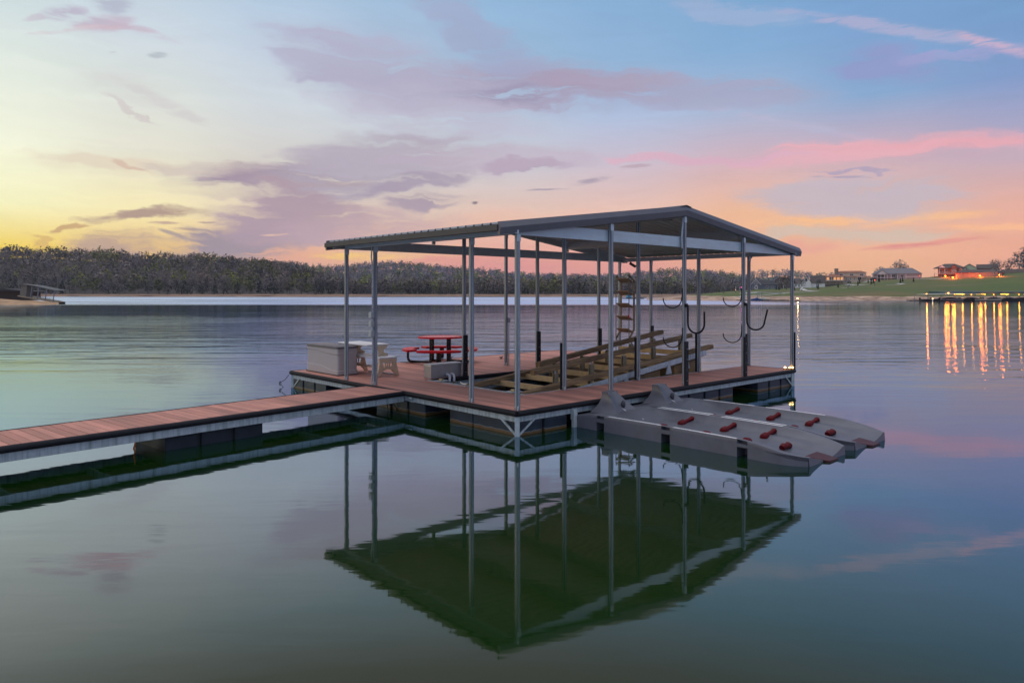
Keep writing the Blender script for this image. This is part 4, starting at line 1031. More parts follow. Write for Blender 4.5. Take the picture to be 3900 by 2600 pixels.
# tall thin-crowned trees standing on the left crest
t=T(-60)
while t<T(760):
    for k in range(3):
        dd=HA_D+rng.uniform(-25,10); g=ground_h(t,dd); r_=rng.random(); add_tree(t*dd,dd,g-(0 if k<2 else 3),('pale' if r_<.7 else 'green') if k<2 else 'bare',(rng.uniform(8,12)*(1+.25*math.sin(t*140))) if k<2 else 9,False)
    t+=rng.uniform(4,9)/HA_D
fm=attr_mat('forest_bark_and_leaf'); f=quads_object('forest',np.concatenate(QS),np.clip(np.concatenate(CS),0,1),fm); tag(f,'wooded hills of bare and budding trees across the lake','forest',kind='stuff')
print('forest quads',sum(map(len,QS)))
# ------------------------------------------------------------------ right-hand peninsula
PSH=[(T(1490),262),(T(1530),268),(T(1600),262),(T(1700),258),(T(1800),254),(T(1900),246),(T(2000),244),(T(2110),246),(T(2352),250),(T(3400),260)]
PCR=[(T(1490),-.5),(T(1525),.35),(T(1600),1.9),(T(1700),4.3),(T(1750),5.2),(T(1850),5.8),(T(1900),6.8),(T(1990),10.0),(T(2050),11.2),(T(2110),11.9),(T(2150),12.8),(T(2230),14.2),(T(2290),15.8),(T(2352),17.0),(T(2600),21),(T(3400),30)]
PD=440
def pen_h(t,d):
    s=interp(PSH,t); c=interp(PCR,t)
    if d<s: return -2*sm((s-d)/10)
    bank=min(1.35,max(.0,c*.9))*sm((d-s)/13)
    f_=(d-s-8)/(PD-s-8); f_=min(1.0,max(0,f_))
    h=bank+max(0,c-1.35)*(f_**.9)
    if d>PD: h=h-(d-PD)*.02-6*sm((d-PD-60)/160)*min(1,c/4)
    return h+ .12*math.sin(t*60+d*.05)
ts=list(np.linspace(T(1485),T(3400),240)); ds=[236,240,244,248,252,256,260,264,268,272,278,286,296,308,322,338,356,376,398,420,440,460,490,530,580,640,700]
lm=mat('spring_lawn',(.062,.095,.004),.9,0,.3,.05)
nt=lm.node_tree; N_=nt.nodes; L_=nt.links; bs=N_['Principled BSDF']; src=bs.inputs['Base Color'].links[0].from_socket
g_=N_.new('ShaderNodeNewGeometry'); s_=N_.new('ShaderNodeSeparateXYZ'); L_.new(g_.outputs['Position'],s_.inputs[0])
n_=N_.new('ShaderNodeTexNoise'); n_.inputs['Scale'].default_value=.09; n_.inputs['Detail'].default_value=6; L_.new(g_.outputs['Position'],n_.inputs['Vector'])
a_=N_.new('ShaderNodeMath'); a_.operation='MULTIPLY_ADD'; a_.inputs[1].default_value=-1.1; L_.new(n_.outputs['Fac'],a_.inputs[0]); L_.new(s_.outputs['Z'],a_.inputs[2])
r_=N_.new('ShaderNodeMapRange'); r_.inputs['From Min'].default_value=.85; r_.inputs['From Max'].default_value=1.0; L_.new(a_.outputs[0],r_.inputs['Value'])
mp_=N_.new('ShaderNodeMapping'); mp_.inputs['Scale'].default_value=(.35,.35,3); L_.new(g_.outputs['Position'],mp_.inputs[0])
n2_=N_.new('ShaderNodeTexNoise'); n2_.inputs['Scale'].default_value=.7; n2_.inputs['Detail'].default_value=6; n2_.inputs['Roughness'].default_value=.7; L_.new(mp_.outputs[0],n2_.inputs['Vector'])
cr_=N_.new('ShaderNodeValToRGB'); e_=cr_.color_ramp.elements; e_[0].position=.35; e_[0].color=(.10,.05,.03,1); e_[1].position=.65; e_[1].color=(.62,.42,.29,1); q_=e_.new(.48); q_.color=(.34,.22,.15,1); L_.new(n2_.outputs['Fac'],cr_.inputs[0])
# dry patches in the grass
n3_=N_.new('ShaderNodeTexNoise'); n3_.inputs['Scale'].default_value=.03; n3_.inputs['Detail'].default_value=5; mp3=N_.new('ShaderNodeMapping'); mp3.inputs['Scale'].default_value=(.6,1.8,1); L_.new(g_.outputs['Position'],mp3.inputs[0]); L_.new(mp3.outputs[0],n3_.inputs['Vector'])
dr=N_.new('ShaderNodeMapRange'); dr.inputs['From Min'].default_value=.50; dr.inputs['From Max'].default_value=.66; L_.new(n3_.outputs['Fac'],dr.inputs['Value'])
md=N_.new('ShaderNodeMix'); md.data_type='RGBA'; L_.new(dr.outputs[0],md.inputs['Factor']); L_.new(src,md.inputs['A']); md.inputs['B'].default_value=(.13,.10,.025,1)
mx_=N_.new('ShaderNodeMix'); mx_.data_type='RGBA'; L_.new(r_.outputs[0],mx_.inputs['Factor']); L_.new(cr_.outputs[0],mx_.inputs['A']); L_.new(md.outputs['Result'],mx_.inputs['B']); L_.new(mx_.outputs['Result'],bs.inputs['Base Color'])
m=MB(); m.add(*polar_mesh(ts,ds,pen_h)); o=m.build('lawn_hill',lm); tag(o,kind='structure')
for p in o.data.polygons: p.use_smooth=True
# left beach spit
def beach_h(t,d):
    e=(T(135)-t)*160
    c=max(0,min(2.0,(e)*.085)); f_=sm((d-152)/9)*(1-sm((d-205)/40))
    return -.3+ (c+.3)*f_
m=MB(); m.add(*polar_mesh(list(np.linspace(T(-700),T(150),60)),[146,150,152,154,156,158,161,165,175,190,205,225,250],beach_h)); tag(m.build('beach',mat('orange_clay_beach',(.42,.26,.14),.9,0,.45,.35)),kind='structure')
def on(v,d,dz=0): t=T(v); return (t*d,d,pen_h(t,d)+dz)
# ------------------------------------------------------------------ HOUSES
K=.42*PD/690   # metres per survey pixel at the crest
PXM=PD/1639.
hm={
 'slate':mat('slate_blue_siding',(.13,.17,.21),.7,0,.1,1),'darkroof':mat('dark_shingle',(.03,.032,.04),.8,0,.2,1.5),'brownroof':mat('brown_shingle',(.075,.06,.055),.8,0,.2,1.5),
 'greyroof':mat('grey_shingle',(.16,.16,.175),.8,0,.15,1.5),'tile':mat('clay_tile',(.30,.12,.07),.8,0,.25,2),'whitewall':mat('white_siding',(.80,.80,.78),.7,0,.05,1),
 'stucco':mat('tan_stucco',(.55,.46,.36),.8,0,.1,.8),'stone':mat('rubble_stone',(.24,.20,.17),.9,0,.4,2.5),'lilac':mat('grey_brick',(.34,.30,.31),.8,0,.12,1.5),
 'brick':mat('red_brick',(.30,.14,.10),.85,0,.2,2),'mint':mat('pale_green_siding',(.48,.55,.38),.7,0,.06,1),'glass':mat('window_glass',(.03,.035,.045),.08,0,.05,1),
 'trim':mat('white_trim',(.7,.7,.7),.6,0,.04,1),'conc':mat('pale_concrete',(.5,.48,.45),.8,0,.12,.5),
 'glow':mat('lit_room',(1,.5,.2),.5,emit=(1,.42,.10),estr=1.1)}
def house(label,v,d,dz=0,name='house'):
    t=thing(name,label,'house',on(v,d,dz)); t.rotation_euler=(0,0,-math.atan(T(v))); return t
def hb(t,n,x0,x1,y0,y1,z0,z1,mt): m=MB(); m.box(x0,x1,y0,y1,z0,z1); return m.build(n,hm[mt],t)
def gable(t,x0,x1,y0,y1,z0,z1,mt,axis=0,ov=.4,wall=None):
    """roof with ridge along axis (0: x, 1: y)"""
    m=MB(); th=.18
    if axis==0:
        ym=(y0+y1)/2; m.prism([(y0-ov,z0-.15),(ym,z1),(y1+ov,z0-.15),(y1+ov,z0-.15+th),(ym,z1+th),(y0-ov,z0-.15+th)],0,x0-ov,x1+ov)
    else:
        xm=(x0+x1)/2; m.prism([(x0-ov,z0-.15),(xm,z1),(x1+ov,z0-.15),(x1+ov,z0-.15+th),(xm,z1+th),(x0-ov,z0-.15+th)],1,y0-ov,y1+ov)
    r=m.build('roof',hm[mt],t)
    if wall:
        m=MB()
        if axis==0: m.prism([(y0,z0),(y1,z0),((y0+y1)/2,z1-.02)],0,x0,x1)
        else: m.prism([(x0,z0),(x1,z0),((x0+x1)/2,z1-.02)],1,y0,y1)
        m.build('gable_wall',hm[wall],t)
    return r
def hip(t,x0,x1,y0,y1,z0,z1,mt,ov=.5,ins=None):
    x0-=ov;x1+=ov;y0-=ov;y1+=ov; i=ins if ins is not None else (y1-y0)/2; ym=(y0+y1)/2
    m=MB(); m.add([(x0,y0,z0),(x1,y0,z0),(x1,y1,z0),(x0,y1,z0),(x0+i,ym,z1),(x1-i,ym,z1)],[(0,1,5,4),(1,2,5),(2,3,4,5),(3,0,4),(3,2,1,0)]); return m.build('roof',hm[mt],t)
def win(t,x,z,w,h,y,mt='glass',trim='trim'):
    m=MB(); m.box(x-w/2,x+w/2,y-.05,y-.02,z,z+h); o=m.build('window',hm[mt],t)
    m=MB(); f_=.12
    m.box(x-w/2-f_,x+w/2+f_,y-.09,y-.01,z-f_,z); m.box(x-w/2-f_,x+w/2+f_,y-.09,y-.01,z+h,z+h+f_); m.box(x-w/2-f_,x-w/2,y-.09,y-.01,z,z+h); m.box(x+w/2,x+w/2+f_,y-.09,y-.01,z,z+h); m.box(x-.05,x+.05,y-.09,y-.05,z,z+h)
    m.build('frame',hm[trim],o); return o
def posts(t,xs,y,z0,z1,w=.16,mt='trim'):
    for x_ in xs: hb(t,'porch_post',x_-w/2,x_+w/2,y-w/2,y+w/2,z0,z1,mt)
def chim(r,x,y,z0,z1,w=.9,mt='stone'):
    m=MB(); m.box(x-w/2,x+w/2,y-w/2,y+w/2,z0,z1); m.box(x-w/2-.1,x+w/2+.1,y-w/2-.1,y+w/2+.1,z1,z1+.18); m.build('chimney',hm[mt],r)
def fnd(t,x0,x1,y0,y1): return hb(t,'foundation',x0,x1,y0,y1,-3,.02,'stone')
# 1 slate blue house with white gable
t=house('slate blue house with white-trimmed gable and side carport, leftmost on the lawn',1752,PD-6)
hb(t,'wall',-7.5,8.5,0,8,0,2.7,'slate'); fnd(t,-7.5,8.5,.05,7.9); gable(t,-7.5,8.5,0,8,2.7,5.4,'darkroof')
hb(t,'gable_bay',-6.5,-1.5,-1.2,0,0,2.9,'slate'); gable(t,-6.5,-1.5,-1.2,4,2.9,5.9,'darkroof',1,.4,'slate')
m=MB(); m.bar((-7.1,-1.7,2.55),(-4,-1.7,6.05),.2,.25); m.bar((-.9,-1.7,2.55),(-4,-1.7,6.05),.2,.25); m.build('gable_trim',hm['trim'],t)
for x_ in (-4.8,-3.2): win(t,x_,3.1,.5,.9,-1.2)
win(t,-4,4.6,.5,.6,-1.25)
hb(t,'entry',-4.7,-2.9,-2.2,-1.2,0,2.0,'trim'); gable(t,-4.7,-2.9,-2.2,-1.2,2.0,2.9,'darkroof',1,.3,'trim'); win(t,-3.8,.5,1.0,1.3,-2.2,'glass')
m=MB(); m.box(8.5,12,-.5,5,2.5,2.75); m.build('carport_roof',hm['darkroof'],t); posts(t,(11.8,),-.3,-.5,2.5)
m=MB(); m.add([(-16,-2,2.1),(-7.5,-2,3.2),(-7.5,5,3.2),(-16,5,2.1),(-16,-2,1.95),(-7.5,-2,3.05),(-7.5,5,3.05),(-16,5,1.95)],[(0,1,2,3),(7,6,5,4),(0,4,5,1),(1,5,6,2),(2,6,7,3),(3,7,4,0)]); m.build('porch_roof',hm['darkroof'],t); posts(t,(-15.8,-13.5,-11,-8.5),-1.8,-1.2,2.2)
for x_ in (2.5,5.5): win(t,x_,.9,1.2,1.1,0)
# 2 white farmhouse
t=house('white farmhouse with tall front gable and dark brown roof beside the villa',1858,PD-2)
fnd(t,-9,9,.05,9); hb(t,'wall',-9,-4,0,8,0,2.6,'whitewall'); gable(t,-9,-4,0,8,2.6,4.6,'brownroof')
hb(t,'wall',-4.2,1.2,-1,8,0,3.4,'whitewall'); gable(t,-4.2,1.2,-1,8,3.4,7.0,'brownroof',1,.4,'whitewall')
r=gable(t,1.2,9,.5,8,3.0,7.4,'brownroof'); hb(t,'wall',1.2,9,.5,8,0,3.0,'whitewall'); chim(r,4.5,4.2,7,8.6,.8)
win(t,-1.5,4.0,.9,1.5,-1,'glass','darkroof')
for x_ in (-7.5,-5.7): win(t,x_,.7,.7,1.2,0)
hb(t,'stone_base',-9.1,9.1,-.1 if False else -1.1,8,-2.5,.0,'stone')
# 3 villa with balcony and chimney
t=house('wide tan villa with tiled roofs, stone chimney and lit balcony room',1942,PD+2)
fnd(t,-14,14,.05,10)
hb(t,'wall',-13,-.5,0,9,0,4.6,'stucco'); r=hip(t,-13,-.5,-2,9,4.6,6.2,'tile'); 
hb(t,'wall',-.5,13.5,1.5,9,0,4.4,'stucco'); hip(t,-.5,13.5,1.5,9,4.4,5.3,'tile')
hb(t,'upper_wall',-6,11.5,3,9,4.6,7.2,'stucco'); r2=hip(t,-6,11.5,3,9,7.2,8.3,'tile'); chim(r2,-5.2,3.4,5.2,9.6,2.2)
m=MB(); m.box(-14.5,-1,-3,0,2.05,2.35); m.build('balcony',hm['trim'],t)
m=MB(); m.box(-14.4,-1.1,-2.95,-2.9,3.0,3.08); 
for k in range(14): m.box(-14.4+k*1.02,-14.34+k*1.02,-2.95,-2.9,2.35,3.05)
m.build('railing',hm['trim'],t); posts(t,[-14.2+k*2.1 for k in range(7)],-2.7,2.35,4.6,.3); posts(t,(-14,-10,-6,-2),-2.6,-1,2.05,.5,'stone')
for k,x_ in enumerate((-12,-10,-8,-6,-4,-2)): win(t,x_,2.6,1.3,1.6,0,'glow' if k in(1,3,4,5) else 'glass')
for x_ in (-2.5,3.4,9): win(t,x_,5.3,1.8,1.0,3)
for x_ in (.6,2.8,5.0): win(t,x_,2.6,.6,1.3,1.5)
win(t,7.8,2.4,1.8,1.9,1.5); win(t,2,.4,2.4,1.1,1.5)
m=MB(); m.bar((4.5,.6,.1),(9,.6,3.0),.9,.22); m.build('staircase',hm['conc'],t)
m=MB(); m.box(6.5,10.5,.2,1.5,4.25,4.4); m.build('awning',hm['trim'],t)
# 4 grey-roofed long house
t=house('long house with big grey hipped roof and columned porch between two bare trees',2057,PD+3)
fnd(t,-13,14,.05,10); hb(t,'wall',-13,1,1.5,10,0,3.6,'lilac'); hb(t,'wall',1,14,0,10,0,3.5,'lilac')
hip(t,-13,14,0,10,3.5,7.2,'greyroof'); gable(t,-10.5,-4.5,-1.2,4,3.4,5.9,'greyroof',1,.4,'trim')
posts(t,(-10.2,-8.2,-6.2,-4.6,-2.5),-1,-.6,3.4,.35); posts(t,(-12.6,1.0,5.6),-.15,-.6,3.5,.3)
for x_ in (-9.2,-7,-1.2): win(t,x_,1.6,1.6,1.4,1.5)
win(t,3.5,1.6,1.6,1.3,0); hb(t,'deck',-11,0,-1.6,1.5,.9,1.1,'trim'); win(t,-5,.0,1.2,1.0,1.5)
m=MB(); m.box(5.7,14.1,-.08,-.01,1.45,1.75); m.build('band',hm['trim'],t)
# 5 brick house with porch
t=house('two-storey brick house with dark hipped roof and wraparound porch lit red',2181,PD-14)
fnd(t,-8,8,.05,9); hb(t,'wall',-6,6,0,8,0,4.9,'brick'); hip(t,-8,8,-2,9,4.9,7.6,'brownroof'); 
gable(t,.2,4.2,-2.4,4,4.7,6.9,'brownroof',1,.3,'brick'); hb(t,'gable_bay',.6,3.8,-1.6,0,1.8,4.8,'brick')
for x_ in (1.4,2.2,3.0): win(t,x_,2.9,.45,1.6,-1.6)
m=MB(); m.prism([(-5.5,5.2),(-2.2,5.2),(-3.9,6.6)],1,-2.6,-2.2); m.build('dormer',hm['trim'],t)
m=MB(); m.box(-8,8,-2.2,0,1.6,1.85); m.build('porch_floor',hm['trim'],t); posts(t,(-7.8,-5.2,-2.4,5.2,7.8),-2,1.8,4.8,.22); posts(t,(-7.8,-3,7.6),-2,-2,1.6,.3,'stone')
m=MB(); m.box(-8,.0,-2.15,-2.1,2.6,2.68); m.box(4,8,-2.15,-2.1,2.6,2.68); m.build('railing',hm['trim'],t)
for x_ in (-4.5,-2): win(t,x_,2.6,1.1,1.5,0)
win(t,-3.5,-.2,1.2,1.5,0)
# 6 pale green house
t=house('pale green house with plain front gable and dark chimney at the top of the hill',2248,PD+12,.6)
fnd(t,-9,9,.05,9); hb(t,'wall',-9,-1,0,9,0,3.6,'mint'); gable(t,-9,-1,0,9,3.6,6.3,'greyroof',1,.5,'mint'); hb(t,'wall',-1,9,2,9,0,3.4,'brick'); r=gable(t,-1,9,2,9,3.4,5.9,'brownroof'); chim(r,8,2.5,2,7.0,1.0)
for x_ in (-4,-2.2): win(t,x_,1.2,.7,1.4,0)
# 7 low lit building
t=house('low brick pool house with long brown roof and red lamp light under its eaves',2246,PD-34,-.8,'pool_house')
fnd(t,-11,12,.05,7); hb(t,'wall',-11,12,0,6,0,2.7,'brick'); hip(t,-11,12,-1.5,6,2.7,4.5,'brownroof'); posts(t,(-8,-4,0,4,8),-1.4,0,2.7,.25)
for x_ in (-9,-6,-2,2,6,9): win(t,x_,.9,1.3,1.2,0)
# retaining wall
for (lab,v0,v1,dd) in (('stone retaining wall below the low brick pool house, lit orange',2196,2300,PD-50),('long stone wall running right from the pool house along the slope',2300,2420,PD-30)):
    m=MB(); a=on(v0,dd);b=on(v1,dd); z_=min(a[2],b[2])
    m.bar((a[0],a[1],a[2]+.7),(b[0],b[1],b[2]+.7),.5,3.2); tag(m.build('retaining_wall',hm['stone'],None),lab,'wall')
# small white shed right of the villa
t=house('small white pavilion with flat roof between the villa and the long grey house',2001,PD+8,0,'pavilion'); hb(t,'wall',-3,3,2,5,0,2.2,'lilac'); hb(t,'roof',-3.6,3.6,-.4,5.4,2.3,2.55,'trim'); posts(t,(-3.3,0,3.3),-.2,0,2.3,.2)
# ------------------------------------------------------------------ paths
def path(lab,pts,w):
    m=MB(); vs=[];fs=[]
    P_=[]
    for (v0,d0),(v1,d1) in zip(pts,pts[1:]):
        for k in range(8): P_.append((v0+(v1-v0)*k/8,d0+(d1-d0)*k/8))
    P_.append(pts[-1])
    for i,(v,d_) in enumerate(P_):
        a=Vector(on(*P_[max(0,i-1)])); b=Vector(on(*P_[min(len(P_)-1,i+1)])); dr_=(b-a); dr_.z=0; dr_.normalize(); nn=Vector((-dr_.y,dr_.x,0))*w/2
        c=Vector(on(v,d_))
        for s_2 in (1,-1):
            q=c+nn*s_2; vs.append((q.x,q.y,pen_h(q.x/q.y,q.y)+.10))
    for i in range(len(P_)-1): fs.append((2*i,2*i+1,2*i+3,2*i+2))
    m.add(vs,fs); o=m.build('path',hm['conc']); tag(o,kind='structure'); return o
path('',[(1842,405),(1850,360),(1866,335),(1878,330)],2.2); path('',[(1700,266),(1760,285),(1835,318),(1880,330)],2.0)
path('',[(1945,425),(1958,392),(1985,372),(1996,370)],2.6); path('',[(1985,420),(2005,436),(2012,440)],3); path('',[(2035,350),(2060,348),(2075,352),(2060,362)],2); path('',[(1935,345),(1950,350),(1962,352)],1.6)
path('',[(2100,425),(2130,415),(2150,405),(2165,398)],2.6)
# ------------------------------------------------------------------ single trees and shrubs on the lawn
def branch(m,p,d,L_,r,depth,spread=.5):
    q=p+d*L_; m.tube([p,q],[r,r*.65],5 if depth>2 else 3,cap=False)
    if depth==0: return
    n=3 if depth>1 else 3
    for k in range(n):
        a=Vector((random.gauss(0,1),random.gauss(0,1),random.gauss(.25,.5))).normalized()
        nd_=(d+a*spread*1.35).normalized(); st=p.lerp(q,random.uniform(.55,1)); branch(m,st,nd_,L_*random.uniform(.62,.82),r*.55,depth-1,spread)
barkm=mat('grey_bark',(.10,.085,.075),.9,0,.2,2); twigm=mat('grey_twigs',(.17,.19,.21),.9,0,.3,1)
def bare_tree(lab,v,d,h,spread=.5,tw=120,name='bare_tree',grp=None,crown='fan'):
    p=on(v,d); t=thing(name,lab,'tree',p,random.uniform(0,6),grp)
    m=MB(); m.tube([(0,0,-.5),(0,0,h*.3)],[h*.028,h*.02],7); m.build('trunk',barkm,t)
    m=MB()
    for k in range(5):
        a_=k*1.256+random.uniform(-.3,.3); dv=Vector((math.cos(a_)*.55,math.sin(a_)*.55,.85)).normalized(); branch(m,Vector((0,0,h*random.uniform(.2,.32))),dv,h*.30,h*.013,3,spread)
    m.build('branches',barkm,t)
    tw=max(tw,45); q=crown_quads(np.array([0,0,h*.48]),h*.40,h*.52,tw*2,h*.036,'round'); o=quads_object('twigs',q,np.array((.20,.225,.25))*rng.uniform(.5,1.3,(len(q),1)),fm); o.parent=t  # blue-grey sky halo round the branches put into the twig colour
    return t
bare_tree('smaller of two bare trees behind the long grey-roofed house, its left one',2022,PD+22,10.5)
bare_tree('large round bare tree rising behind the ridge of the long grey-roofed house',2066,PD+22,14,.6,220)
bare_tree('bare tree behind the dark chimney of the pale green house',2285,PD+25,10.5,.55,160)
bare_tree('bare tree on the hill crest at the far right, beside a dark bush',2318,PD+25,10,.5,120)
bare_tree('big bare tree at the right edge of the hill crest',2352,PD+20,16,.55,260)
bare_tree('bare tree just outside the right edge on the crest',2375,PD+30,15,.55,200)
bare_tree('low bare tree behind the porch of the brick house',2217,PD+14,6.5,.5,80)
bare_tree('leaning bare tree in front of the white farmhouse gable',1842,PD-45,7,.6,30)
bare_tree('small bare sapling on the lawn left of the slate blue house',1697,PD-70,4.5,.5,16)
bare_tree('thin bare sapling at the middle of the left lawn',1662,PD-90,4.2,.4,8)
bare_tree('thin bare sapling standing on the narrow tip of the lawn',1635,PD-100,3.8,.4,8)
bare_tree('thin bare sapling on the lawn below the villa stairs',1948,PD-110,5,.4,8)
bare_tree('dark thick-trunked bare tree by the red lamp on the right slope',2293,PD-70,9,.5,60)
# dense twiggy trees beside the slate house
def bushy(lab,v,d,h,rw,col,n=260,name='twiggy_tree',cat='tree'):
    t=thing(name,lab,cat,on(v,d)); m=MB(); m.tube([(0,0,-.5),(0,0,h*.5)],[.25,.12],6); m.build('trunk',barkm,t)
    q=crown_quads(np.array([0,0,h*.55]),rw,h*.47,n,h*.045,'fan'); o=quads_object('crown',q,np.array(col)*rng.uniform(.5,1.3,(n,1)),fm); o.parent=t
bushy('rounded brown twiggy tree just right of the slate blue house',1793,PD-20,7.5,3.4,(.13,.105,.08))
bushy('darker brown twiggy tree just left of the outermost roof post',1806,PD-40,8,3.2,(.11,.085,.07))
bushy('dark evergreen clump behind the outermost roof post beside the farmhouse',1818,PD-25,6,3.0,(.03,.045,.03))
bushy('dark bush on the crest at the far right, below two bare trees',2316,PD+4,3.6,2.0,(.02,.03,.02),120,'bush','bush')
bushy('dark rounded evergreen shrub between the farmhouse and the villa balcony',1880,PD-8,4.6,1.7,(.02,.035,.02),160,'bush','bush')
bushy('dark shrub at the left corner of the long grey-roofed house',2019,PD-6,3.2,2.0,(.02,.035,.02),120,'bush','bush')
bushy('low dark hedge right of the villa staircase',1982,PD-12,2.4,3.6,(.02,.04,.02),240,'hedge','hedge'); bushy('low dark hedge at the right end of the villa',1994,PD-12,2.2,3.2,(.02,.04,.02),200,'hedge','hedge')
bushy('low dark bush in front of the slate blue house',1768,PD-16,1.8,3.0,(.02,.03,.02),120,'bush','bush')
# cone shrubs
cone_q=None
cones=[(1783,405,'left cone shrub of the pair beside the brown twiggy trees'),(1789,402,'right cone shrub of the pair beside the brown twiggy trees'),(1824,372,'short cone shrub on the lawn just right of the outermost roof post'),(1879,372,'cone shrub alone on the lawn below the farmhouse'),(1876,415,'cone shrub by the stone base of the farmhouse'),(1925,368,'cone shrub alone on the lawn below the villa balcony'),(1970,372,'cone shrub beside the small white path below the hedge'),(1974,410,'upper cone shrub near the curved path end'),(1994,400,'cone shrub on the lawn right of the curved path'),(2006,385,'cone shrub left of the tall lamp pole'),(2019,400,'cone shrub close behind the tall lamp pole'),(2068,360,'cone shrub in the angle of the white path on the green slope'),(2073,385,'cone shrub just above the white path on the green slope'),(2098,378,'rightmost cone shrub on the green slope'),(2001,378,'low cone shrub between the curved path and the lamp pole')]
base=None
for v,d_,lab in cones:
    if base is None:
        q=crown_quads(np.array([0,0,1.2]),.62,1.35,150,.19,'cone'); base=quads_object('cone_shrub',q,np.array((.018,.03,.016))*rng.uniform(.5,1.5,(150,1)),fm); o=base
        tag(o,lab,'shrub','small cone shrubs on the lawn'); o.location=on(v,d_)
    else:
        o=base.copy(); C.objects.link(o); o.location=on(v,d_); o['label']=lab; o.rotation_euler=(0,0,random.uniform(0,6)); k=random.uniform(.85,1.1); o.scale=(k,k,k)
# ------------------------------------------------------------------ lamps on shore
def lampmat(n,col,s): return mat(n,(.8,.5,.3),.5,emit=col,estr=s)
LR=lampmat('red_lamp_glow',(1,.03,.005),9); LO=lampmat('orange_lamp_glow',(1,.09,.006),14); LY=lampmat('amber_lamp_glow',(1,.30,.025),10); LW=lampmat('white_lamp_glow',(1,.52,.16),9); LP=lampmat('magenta_lamp_glow',(1,.06,.55),6)
def glow(t,z,col,e,r=.3):
    l=bpy.data.lights.new('lamp_light','POINT'); l.energy=e; l.color=col; l.shadow_soft_size=r; o=bpy.data.objects.new('lamp_light',l); C.objects.link(o); o.parent=t; o.location=(0,-r-.1,z)
def lamp(lab,v,d,h,mt,r=.28,pole=True,z=None,grp='lit lamps round the houses on the hill'):
    p=on(v,d); p=(p[0],p[1],p[2] if z is None else z)
    t=thing('lamp_post' if pole else 'wall_lamp',lab,'lamp',p,0,grp)
    m=MB(); m.tube([(0,0,-.4),(0,0,h-r*.8)],.07 if pole else .04,6); m.lathe([(.14,0),(.10,.4),(.07,.5)],n=8); m.build('pole',M['bumper'],t)
    m=MB(); m.sphere((0,0,h),r,6); m.build('globe',mt,t,smooth=True)
    m=MB(); m.lathe([(r*.9,h+r*.75),(r*.3,h+r*1.3)],n=8); m.build('cap',M['bumper'],t)
    if mt is LO: glow(t,h,(1,.14,.012),4800,.85)
    if mt is LR and r>.2: glow(t,h,(1,.06,.01),3000,.6)
    if mt is LP: glow(t,h,(1,.06,.6),900,r)
def lamp_at(lab,v,y,d,mt,r=.28,pole=True): # height from survey row y
    z=2.5+(673.6-y)/1639*d; g=on(v,d)[2]; lamp(lab,v,d,max(.8,z-g),mt,r,pole)
lamp_at('bright red lamp in front of the porch of the brick house',2171,634.5,PD-26,LO,.36)
lamp_at('bright red lamp at the foot of the hill drive under the brick house',2188,643,PD-50,LO,.36)
lamp_at('small red lamp at the left eave of the low pool house',2206,640,PD-40,LR,.24)
lamp_at('small red lamp between the left pillars of the low pool house',2219,641,PD-38,LR,.24)
lamp_at('white-hot lamp on a short pole before the stone retaining wall',2250,645,PD-55,LO,.34)
lamp_at('bright red lamp high on a pole at the far right of the slope',2294,635.5,PD-60,LO,.38)
lamp_at('small orange lamp on the tall pole left of the long grey house',2009,643,350,LR,.16)
lamp_at('small red marker lamp at the end of the hill drive',2112,634,PD-18,LR,.14)
lamp_at('tiny orange ground lamp on the lawn left of the slate blue house',1689.5,666,PD-75,LW,.10,False)
lamp_at('magenta lamp under the porch of the slate blue house',1703,660,PD-20,LP,.30,False)
# ------------------------------------------------------------------ MARINA
def mar(v,d=234,z=0): t=T(v); return (t*d,d,z)
mx0=T(2105)*234; 
mt_=thing('covered_marina','long covered boat slip dock with flat green roof and lit bays at the right shore','marina',(mx0,232,0),0)
Lm=64
m=MB(); m.add([(8,-.5,3.02),(Lm,-.5,3.02),(Lm,9,3.25),(8,9,3.25),(8,-.5,2.35),(Lm,-.5,2.35),(Lm,9,2.35),(8,9,2.35)],[(0,1,2,3),(7,6,5,4),(0,4,5,1),(1,5,6,2),(2,6,7,3),(3,7,4,0)])
m.build('roof',mat('green_metal_roof',(.04,.085,.08),.6,.0,.15,.6),mt_)
m=MB(); m.prism([(0,2.22),(12,2.5),(12,2.42),(18,2.3),(18,2.22),(12,2.33),(0,2.14)],1,-3,2); 
m.build('gable_roof',hm['trim'],mt_)
m=MB(); m.box(0,Lm,-2.2,-1.2,.05,.28); m.box(0,Lm,6.5,8,.05,.28)
for k in range(14): m.box(1+k*4.8,1.5+k*4.8,-2,7,.06,.27)
m.build('decking',M['bumper'],mt_)
for k in range(15):
    m=MB(); x_=2+k*4.4
    for y_ in (-1.2,6.8): m.box(x_,x_+.12,y_,y_+.12,.2,2.35)
    m.build('post',M['post'],mt_)
ml=lampmat('amber_soffit_tube',(1,.50,.07),9)
for k,x_ in enumerate((4,12.5,19,27,34.5,42,49,56)):
    m=MB(); m.box(x_,x_+2.6,1.0,1.25,2.20,2.28); m.build('tube_light',ml,mt_)
